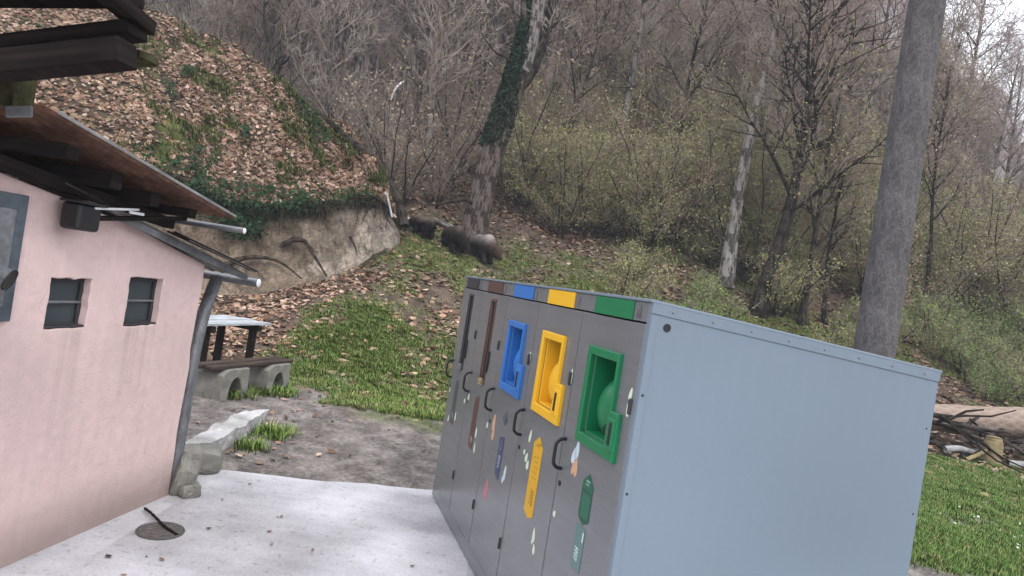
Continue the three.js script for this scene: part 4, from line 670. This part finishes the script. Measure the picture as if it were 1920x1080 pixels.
{ // the broken white stub in the scrub at the left, and the trunk lying down the end of the bank
  const s = thing('broken_stem', 'short broken stem with a bright white split top above the bank', 'tree stump', [-5.15, G(-5.15, 24), -24]), t = new Tris(), c = new THREE.CatmullRomCurve3([V(0, 0, 0), V(0.02, 2.0, 0), V(-0.02, 3.3, 0), V(0.0, 4.0, 0), V(0.12, 4.35, 0.05), V(0.33, 4.62, 0.05)]).getPoints(16); t.tube(c, c.map((_, k) => mix(0.11, 0.05, k / 16)), 8); part('trunk', t.geo(), M.barkGrey, s);
  const w = new Tris(), d = new THREE.CatmullRomCurve3([V(0.0, 3.95, 0.06), V(0.12, 4.36, 0.1), V(0.34, 4.66, 0.08)]).getPoints(8); w.tube(d, [0.02, 0.03, 0.036, 0.04, 0.044, 0.046, 0.046, 0.042, 0.02], 7); part('split_wood', w.geo(), M.white, s);
  const f = thing('fallen_tree', 'dark fallen trunk sloping down over the right end of the bank', 'fallen tree'), q = new Tris(), e = new THREE.CatmullRomCurve3([V(-6.6, 6.25, -20.9), V(-5.6, 5.65, -20.5), V(-4.5, 4.95, -20), V(-3.6, 4.0, -19.5), V(-3.2, 3.2, -19.2)]).getPoints(18); q.tube(e, e.map((_, k) => mix(0.08, 0.15, k / 18)), 9, 0, (a, v) => 0.85 + 0.3 * vnoise(a, v * 3, 4)); part('trunk', q.geo(), M.barkDark, f);
  const p = new Tris(), h = [V(-3.75, 4.0, -18.7), V(-3.5, 3.35, -18.75)]; p.tube([h[0], h[0].clone().lerp(h[1], 0.5), h[1]], [0.025, 0.03, 0.03], 6); part('pale_branch', p.geo(), M.paintedWood, f);
  const lg = thing('rotten_log', 'pale rotten log on the grass behind the left bear', 'log'), l2 = new Tris(), a = [V(-2.75, G(-2.75, 21.7) + 0.12, -21.7), V(-2.2, G(-2.2, 21.6) + 0.12, -21.6), V(-1.85, G(-1.85, 21.3) + 0.1, -21.3)]; l2.tube(a, [0.09, 0.1, 0.08], 9); part('trunk', l2.geo(), M.barkPale, lg);
}
// the wood behind: prototypes, then copies
const gBare = 'bare trees of the wood behind the clearing', gShrub = 'budding shrubs along the edge of the wood', gBrown = 'leafless scrub above the bank';
const protos = [], free = (x, D) => !(Math.abs(x / D + 0.072) < 0.03 && D < 30) && !(x / D < -0.24 && D < 23.5) && !(Math.abs(x - 7.2) < 0.8 && D < 26);
const spots = [], R2 = RNG(2025);
const place = (n, D0, D1, x0, x1, gap) => { const out = []; let tries = 0; while (out.length < n && tries++ < n * 60) { const D = D0 + (D1 - D0) * R2(), x = mix(x0, x1, R2()) * D; if (!free(x, D) || spots.some(([a, b]) => Math.hypot(a - x, b - D) < gap)) continue; spots.push([x, D]); out.push([x, D]); } return out; };
{
  const looks = ['slim straight leafless tree', 'grey leafless tree branching low', 'tall thin grey leafless tree', 'leaning dark tree with tan buds'];
  const kinds = [
    [{ path: [[0, 0, 0], [0.1, 3, 0], [-0.1, 7, 0.1], [0.1, 13, 0]], r: 0.17, limbs: 18, from: 0.32, reach: 0.26, kids1: 7, kids2: 5, fine: 4, twig: 0.75, tr: 0.013 }, [M.bark, M.bark, M.twig]],
    [{ path: [[0, 0, 0], [-0.2, 3, 0.2], [0.2, 6, 0.2], [0, 11, -0.2]], r: 0.15, limbs: 20, from: 0.22, reach: 0.32, kids1: 7, kids2: 5, fine: 4, twig: 0.7, tr: 0.013 }, [M.barkGrey, M.twig, M.twigGrey]],
    [{ path: [[0, 0, 0], [0.1, 4, 0], [0.4, 8, 0.1], [0.5, 15, 0]], r: 0.16, limbs: 16, from: 0.45, reach: 0.24, kids1: 7, kids2: 5, fine: 4, twig: 0.8, tr: 0.014 }, [M.barkGrey, M.barkGrey, M.twigViolet]],
    [{ path: [[0, 0, 0], [0.3, 2, 0], [0.9, 5, 0.2], [1.4, 9, 0]], r: 0.13, limbs: 18, from: 0.25, reach: 0.34, kids1: 7, kids2: 5, fine: 4, twig: 0.7, tr: 0.012, buds: 3000, bud: 0.032, spread: 0.4 }, [M.barkDark, M.barkDark, M.twig, M.budTan]],
  ];
  const at = [...place(84, 25, 48, -0.75, 0.5, 1.9), ...place(12, 30, 48, 0.5, 0.9, 2.5)];
  at.forEach(([x, D], i) => {
    const k = i % 4, pos = [x, G(x, D) - 0.15, -D];
    if (!protos[k]) protos[k] = treeThing('bare_tree', looks[k] + ' ' + where(x, D), 'tree', pos, R2() * 6.28, 30 + k, ...kinds[k], gBare);
    else copyOf(protos[k], pos, R2() * 6.28, 0.75 + 0.5 * R2(), looks[k] + ' ' + where(x, D));
  });
  // shrubs with the first pale green leaves
  const shrub = (seed, h, m, nb, bud, name, label, group) => {
    const t = thing(name, label, 'shrub', [0, 0, 0], 0, group), limbs = new Tris(), tw = new Tris(), tips = [], g = RNG(seed);
    for (let s = 0; s < 9; s++) {
      const a = g() * 6.283, lean = 0.25 + 0.5 * g(), pts = [V(Math.cos(a) * 0.15, -0.1, Math.sin(a) * 0.15)]; let d = V(Math.cos(a) * lean, 1, Math.sin(a) * lean).normalize(); const len = h * (0.6 + 0.5 * g());
      for (let k = 0; k < 7; k++) { d.add(V((g() - 0.5) * 0.4, (g() - 0.45) * 0.25, (g() - 0.5) * 0.4)).normalize(); pts.push(pts[k].clone().addScaledVector(d, len / 7)); }
      limbs.tube(pts, pts.map((_, k) => 0.035 * (1 - 0.8 * k / 7)), 5);
      for (let k = 0; k < 15; k++) { const f = 1 + Math.floor(g() * 6), p = pts[f].clone().lerp(pts[f + 1], g()), dd = V(g() - 0.5, g() * 0.7, g() - 0.5).normalize(), L1 = h * (0.16 + 0.2 * g()), e = tw.twig(p, dd, L1, 0.011); tips.push(e, p.clone().lerp(e, 0.6)); for (let j = 0; j < 6; j++) { const q = p.clone().lerp(e, 0.15 + 0.8 * g()), z = tw.twig(q, V(g() - 0.5, g() * 0.6 - 0.1, g() - 0.5).normalize(), L1 * (0.25 + 0.4 * g()), 0.008); tips.push(z, q.lerp(z, 0.5)); } }
    }
    part('stems', limbs.geo(), M.barkDark, t); tag(part('twigs', tw.geo(), M.twig, t), null, null, null, 'stuff');
    if (nb) tag(part('young_leaves', foliage(tips, nb, bud, g, 0.3), m, t), null, null, null, 'stuff');
    return t;
  };
  const run = (list, makers, hh) => { const pr = [], say = []; list.forEach(([x, D], i) => { const k = i % makers.length, pos = [x, G(x, D) - 0.05, -D], turn = R2() * 6.28, s = hh[0] + (hh[1] - hh[0]) * R2(); if (!pr[k]) { pr[k] = makers[k](); pr[k].position.set(...pos); pr[k].rotation.y = turn; pr[k].scale.setScalar(s); say[k] = pr[k].userData.label; } else copyOf(pr[k], pos, turn, s); const last = scene.children[scene.children.length - 1]; last.userData = { ...last.userData, label: say[k] + ' ' + where(x, D) }; }); };
  const lab = 'twiggy shrub in pale green leaf', lab2 = 'tangled brown shrub', lab3 = 'low bush with fresh green leaves';
  run([...place(60, 23.5, 34, 0.0, 0.42, 0.75), ...place(24, 23.5, 36, 0.42, 0.85, 0.9)], [() => shrub(61, 4.4, M.bud, 6200, 0.034, 'budding_shrub', lab, gShrub), () => shrub(62, 3.6, M.budTan, 4600, 0.032, 'budding_shrub', 'twiggy shrub with tan buds', gShrub), () => shrub(63, 4.0, M.bud, 6600, 0.034, 'budding_shrub', lab, gShrub)], [0.7, 1.3]);
  run(place(46, 23, 34, -0.62, 0.0, 0.9), [() => shrub(71, 4.0, M.budTan, 700, 0.045, 'brown_shrub', lab2, gBrown), () => shrub(72, 3.6, M.budTan, 0, 0.045, 'brown_shrub', lab2, gBrown)], [0.7, 1.4]);
  run(place(34, 25, 60, 0.5, 0.9, 1.2), [() => shrub(91, 4.0, M.budTan, 900, 0.05, 'reddish_shrub', 'reddish brown twiggy shrub', 'reddish shrubs right of the utility pole'), () => shrub(92, 3.4, M.budTan, 300, 0.05, 'reddish_shrub', 'reddish brown twiggy shrub', 'reddish shrubs right of the utility pole')], [0.7, 1.4]);
  run(place(36, 18, 25, 0.16, 0.85, 0.7), [() => shrub(81, 1.5, M.shoot, 3000, 0.034, 'green_bush', lab3, 'low green bushes on the slope'), () => shrub(82, 1.8, M.bud, 3000, 0.034, 'green_bush', lab3, 'low green bushes on the slope')], [0.6, 1.2]);
}
{ // the wooded hillside far behind, one mass
  const mk = (seed, o) => { const r = grow(seed, o); for (const t of [r.limbs, r.twigs]) { const off = r.trunk.p.length / 3; r.trunk.p = r.trunk.p.concat(t.p); r.trunk.n = r.trunk.n.concat(t.n); r.trunk.u = r.trunk.u.concat(t.u); r.trunk.i = r.trunk.i.concat(t.i.map((k) => k + off)); } return r.trunk.geo(); };
  const gs = [mk(101, { path: [[0, 0, 0], [0.2, 5, 0], [0, 15, 0]], r: 0.17, sides: 6, limbs: 16, from: 0.3, reach: 0.24, kids1: 6, kids2: 5, fine: 3, twig: 1.0, tr: 0.022 }), mk(102, { path: [[0, 0, 0], [-0.3, 5, 0], [0.2, 13, 0]], r: 0.16, sides: 6, limbs: 16, from: 0.25, reach: 0.28, kids1: 6, kids2: 5, fine: 3, twig: 1.0, tr: 0.022 })];
  const wood = std(0xffffff, 0.95), lists = [[], []];
  for (let i = 0; i < 1900; i++) {
    const D = 46 + 85 * R2(), x = mix(-0.95, 1.05, R2()) * D; if (x / D > 0.47 && D < mix(46, 76, sstep(0.47, 0.58, x / D))) continue; const v = R2(), f = 0.8 + 0.5 * R2(), c = v < 0.62 ? [0.36, 0.26, 0.27] : v < 0.8 ? [0.38, 0.305, 0.29] : v < 0.92 ? [0.66, 0.61, 0.62] : [0.34, 0.31, 0.20];
    lists[i % 2].push([V(x, G(x, D) - 0.3, -D), UPV, R2() * 6.28, 0.75 + 0.5 * R2(), c.map((k) => k * f)]);
  }
  gs.forEach((g, k) => scatter('distant_wood', 'bare purplish brown wood covering the far hillside', g, wood, lists[k]));
}

// ---------------------------------------------------------------- the log pile on the right
{
  const pile = thing('fallen_log', 'long grey fallen trunk lying along the back of the lawn', 'log'), t = new Tris(), c = new THREE.CatmullRomCurve3([V(7.8, 0.62, -14.6), V(9.2, 0.66, -14.6), V(10.6, 0.78, -14.7), V(12.5, 0.95, -14.9), V(15, 1.0, -15.2)]).getPoints(30);
  t.tube(c, c.map((_, k) => mix(0.27, 0.36, k / 30)), 16, 0, (a, v) => 0.82 + 0.36 * fbm(a * 1.2, v * 2, 3, 6)); part('trunk', t.geo(), M.barkLog, pile);
  const rr = RNG(44), sticks = [];
  for (let i = 0; i < 64; i++) {
    const x = 8.2 + 4.6 * rr(), D = 13.65 + 0.75 * rr(), y = G(x, D) + 0.05 + 0.7 * rr(), a = (rr() - 0.5) * 2.2, l = 0.5 + 1.3 * rr(), e = (rr() - 0.5) * 0.8, g = new Tris(), p0 = V(x, y, -D), d = V(Math.cos(a), e, Math.sin(a) * 0.4).normalize(), pts = [0, 0.33, 0.66, 1].map((k) => p0.clone().addScaledVector(d, l * k).add(V(0, 0.06 * Math.sin(k * 5 + i), 0.05 * rr()))); pts.forEach((p) => { p.y = Math.max(p.y, G(p.x, -p.z) + 0.03); });
    const w = 0.018 + 0.065 * rr() * rr(); g.tube(pts, [w, w * 0.95, w * 0.8, w * 0.5], 7);
    const o = part('dead_branch', g.geo(), [M.barkDark, M.bark, M.barkGrey, M.barkDark][i % 4], scene); tag(o, 'dead branch lying in the tangle in front of the fallen log', 'branch', 'dead branches heaped along the fallen log');
  }
  const b = thing('log_chunk', 'yellowish upright chunk of split log standing before the fallen trunk', 'log', [9.86, G(9.86, 13.7) - 0.02, -13.7], 0.3), g = new Tris(), q = [0, 0.2, 0.42, 0.55].map((y) => V(0.02 * y, y, 0)); g.tube(q, [0.2, 0.17, 0.16, 0.13], 12, 0, (a, v) => 0.8 + 0.4 * vnoise(a * 2, v * 3, 4)); g.cap(V(0.01, 0.56, 0), UPV, Array.from({ length: 12 }, (_, k) => V(Math.cos(k / 12 * 6.283) * -0.125, 0.55, Math.sin(k / 12 * 6.283) * 0.125))); part('wood', g.geo(), M.cutWood, b);
  const rod = (n, l, p, w, m) => { const z = new Tris(), pp = new THREE.CatmullRomCurve3(p.map((v) => V(...v))).getPoints(10); z.tube(pp, pp.map((_, k) => w * (1 - 0.3 * k / 10)), 8); tag(part(n, z.geo(), m, scene), l, 'log'); };
  rod('pale_log', 'thin pale peeled log on the grass at the right edge', [[10.2, 0.08, -13.7], [11.2, 0.12, -13.75], [12.6, 0.12, -13.9]], 0.075, M.paleStone);
  rod('pale_log', 'pale slanting stick leaning against the yellowish log chunk', [[9.25, 0.05, -13.5], [9.55, 0.18, -13.6], [9.8, 0.34, -13.65]], 0.045, M.cutWood);
  rod('pale_log', 'short white bleached branch left of the yellowish log chunk', [[8.95, 0.16, -13.7], [9.2, 0.22, -13.7], [9.5, 0.2, -13.7]], 0.07, M.paleStone);
}

// ---------------------------------------------------------------- the bears
function bear(label, pos, turn, pitch, scale, joints, shade) {
  const N = 88, S = 1.35, mc = new MarchingCubes(N, M.fur, false, false, 90000), cap = [];
  const J = joints; const link = (a, b) => cap.push([J[a], J[b]]);
  for (const [a, b] of [['rump', 'mid'], ['mid', 'hump'], ['hump', 'neck'], ['chest', 'neck'], ['mid', 'chest'], ['neck', 'head'], ['head', 'nose'], ['rump', 'tail']]) link(a, b);
  for (const s of ['L', 'R']) for (const [a, b] of [['fs', 'fe'], ['fe', 'fw'], ['fw', 'fp'], ['fp', 'ft'], ['hh', 'hk'], ['hk', 'ho'], ['ho', 'hp'], ['hp', 'ht']]) link(a + s, b + s);
  for (const s of ['L', 'R']) cap.push([J['ear' + s], J['ear' + s]]);
  const half = N / 2, k = 0.03, f = mc.field;
  for (let z = 0; z < N; z++) for (let y = 0; y < N; y++) for (let x = 0; x < N; x++) {
    const px = (x - half) / half * S, py = (y - half) / half * S + 0.5, pz = (z - half) / half * S; let acc = 0, best = 9;
    if (py < -0.1 || py > 1.2 || Math.abs(pz) > 0.6) { f[x + y * N + z * N * N] = -1; continue; }
    for (const [A, B] of cap) {
      const dx = B[0] - A[0], dy = B[1] - A[1], dz = B[2] - A[2], l2 = dx * dx + dy * dy + dz * dz, t = l2 ? clamp(((px - A[0]) * dx + (py - A[1]) * dy + (pz - A[2]) * dz) / l2) : 0;
      const d = Math.hypot(px - A[0] - dx * t, py - A[1] - dy * t, pz - A[2] - dz * t) - mix(A[3], B[3], t); if (d < best) best = d; acc += Math.exp(-d / k);
    }
    f[x + y * N + z * N * N] = -(best > 0.4 ? best : -k * Math.log(acc));
  }
  mc.isolation = 0; mc.update();
  const n = mc.count, P = new Float32Array(n * 3), C = new Float32Array(n * 3), Nn = mc.normalArray.slice(0, n * 3);
  for (let i = 0; i < n; i++) {
    const x = mc.positionArray[3 * i] * S, y = mc.positionArray[3 * i + 1] * S + 0.5, z = mc.positionArray[3 * i + 2] * S, m = (fbm(x * 30, y * 30 + z * 20, 3, 5) - 0.5) * 0.03;
    const l = Math.hypot(Nn[3 * i], Nn[3 * i + 1], Nn[3 * i + 2]) || 1; for (let c = 0; c < 3; c++) Nn[3 * i + c] /= l;
    P.set([x + Nn[3 * i] * m, y + Nn[3 * i + 1] * m, z + Nn[3 * i + 2] * m], 3 * i);
    const v = 0.7 + 0.6 * fbm(x * 14, y * 14 + z * 9, 3, 15); C.set(shade(x, y, z).map((c) => c * v), 3 * i);
  }
  const g = new THREE.BufferGeometry(); g.setAttribute('position', new THREE.BufferAttribute(P, 3)); g.setAttribute('normal', new THREE.BufferAttribute(Nn, 3)); g.setAttribute('color', new THREE.BufferAttribute(C, 3));
  const b = thing('bear', label, 'bear', pos, turn); b.rotation.order = 'YXZ'; b.rotation.z = pitch; b.scale.set(scale * 0.92, scale * 1.12, scale * 1.02);
  part('body', g, M.fur, b);
  const F = { p: [], n: [], c: [] }, r = RNG(n); // shaggy coat
  for (let i = 0; i < 8000; i++) {
    const j = Math.floor(r() * n / 3) * 3, x = P[3 * j], y = P[3 * j + 1], z = P[3 * j + 2], N_ = V(Nn[3 * j], Nn[3 * j + 1], Nn[3 * j + 2]), d = N_.clone().multiplyScalar(0.5).add(V(-0.7, -0.5, 0)).normalize(), s = d.clone().cross(N_).normalize().multiplyScalar(0.012), len = 0.06 + 0.07 * r(); if (y < 0.1) continue;
    F.p.push(x - s.x, y - s.y, z - s.z, x + s.x, y + s.y, z + s.z, x + d.x * len, y + d.y * len, z + d.z * len); const v = 0.6 + 0.8 * r(); for (let q = 0; q < 3; q++) { F.n.push(N_.x, N_.y, N_.z); F.c.push(C[3 * j] * v, C[3 * j + 1] * v, C[3 * j + 2] * v); }
  }
  const fg = new THREE.BufferGeometry(); fg.setAttribute('position', new THREE.Float32BufferAttribute(F.p, 3)); fg.setAttribute('normal', new THREE.Float32BufferAttribute(F.n, 3)); fg.setAttribute('color', new THREE.Float32BufferAttribute(F.c, 3));
  tag(part('fur', fg, M.fur, b), null, null, null, 'stuff');
  const nz = J.nose, hd = J.head; part('nose', new THREE.SphereGeometry(0.028, 10, 8), M.nose, b, [nz[0] + (nz[0] - hd[0]) * 0.32, nz[1] + (nz[1] - hd[1]) * 0.32 + 0.02, nz[2]]);
  for (const s of [-1, 1]) part('eye', new THREE.SphereGeometry(0.014, 8, 6), M.nose, b, [mix(hd[0], nz[0], 0.45), mix(hd[1], nz[1], 0.45) + 0.07, hd[2] + s * 0.065]);
  return b;
}
function bearJoints(neck, head, nose, ear, step = 0) {
  const J = { rump: [-0.42, 0.62, 0, 0.26], mid: [-0.02, 0.60, 0, 0.27], hump: [0.32, 0.70, 0, 0.235], chest: [0.40, 0.52, 0, 0.22], tail: [-0.68, 0.66, 0, 0.04], neck, head, nose };
  for (const [s, z] of [['L', -1], ['R', 1]]) {
    const o = step * z;
    Object.assign(J, { ['fs' + s]: [0.38, 0.48, 0.15 * z, 0.14], ['fe' + s]: [0.33 + o * 0.5, 0.32, 0.17 * z, 0.10], ['fw' + s]: [0.41 + o, 0.12, 0.17 * z, 0.075], ['fp' + s]: [0.44 + o, 0.06, 0.17 * z, 0.07], ['ft' + s]: [0.53 + o, 0.045, 0.17 * z, 0.05],
      ['hh' + s]: [-0.42, 0.50, 0.13 * z, 0.19], ['hk' + s]: [-0.30 - o * 0.6, 0.32, 0.17 * z, 0.13], ['ho' + s]: [-0.50 - o, 0.16, 0.16 * z, 0.08], ['hp' + s]: [-0.46 - o, 0.06, 0.16 * z, 0.07], ['ht' + s]: [-0.34 - o, 0.045, 0.16 * z, 0.055], ['ear' + s]: [ear[0], ear[1], ear[2] + 0.10 * z, 0.055] });
  }
  return J;
}
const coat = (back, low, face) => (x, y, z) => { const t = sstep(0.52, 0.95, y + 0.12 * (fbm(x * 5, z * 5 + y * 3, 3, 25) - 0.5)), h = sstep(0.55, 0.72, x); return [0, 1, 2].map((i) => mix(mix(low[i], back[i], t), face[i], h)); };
const atG = (x, D, dy = 0) => [x, G(x, D) + dy, -D];
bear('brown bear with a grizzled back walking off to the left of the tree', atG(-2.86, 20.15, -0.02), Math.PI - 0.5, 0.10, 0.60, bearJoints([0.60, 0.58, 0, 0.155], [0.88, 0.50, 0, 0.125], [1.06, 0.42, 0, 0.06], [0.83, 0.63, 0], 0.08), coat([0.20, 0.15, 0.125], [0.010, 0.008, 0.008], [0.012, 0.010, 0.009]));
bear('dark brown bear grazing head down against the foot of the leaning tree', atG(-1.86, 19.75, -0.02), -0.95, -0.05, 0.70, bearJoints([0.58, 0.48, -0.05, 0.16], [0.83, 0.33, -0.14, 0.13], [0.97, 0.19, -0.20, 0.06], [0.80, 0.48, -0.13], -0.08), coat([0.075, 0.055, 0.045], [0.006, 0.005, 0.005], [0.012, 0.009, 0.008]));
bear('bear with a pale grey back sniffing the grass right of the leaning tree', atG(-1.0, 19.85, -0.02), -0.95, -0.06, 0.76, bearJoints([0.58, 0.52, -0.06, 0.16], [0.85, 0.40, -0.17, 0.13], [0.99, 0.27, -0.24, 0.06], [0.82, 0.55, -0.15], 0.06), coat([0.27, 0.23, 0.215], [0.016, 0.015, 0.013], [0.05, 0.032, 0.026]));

renderer.render(scene, camera);
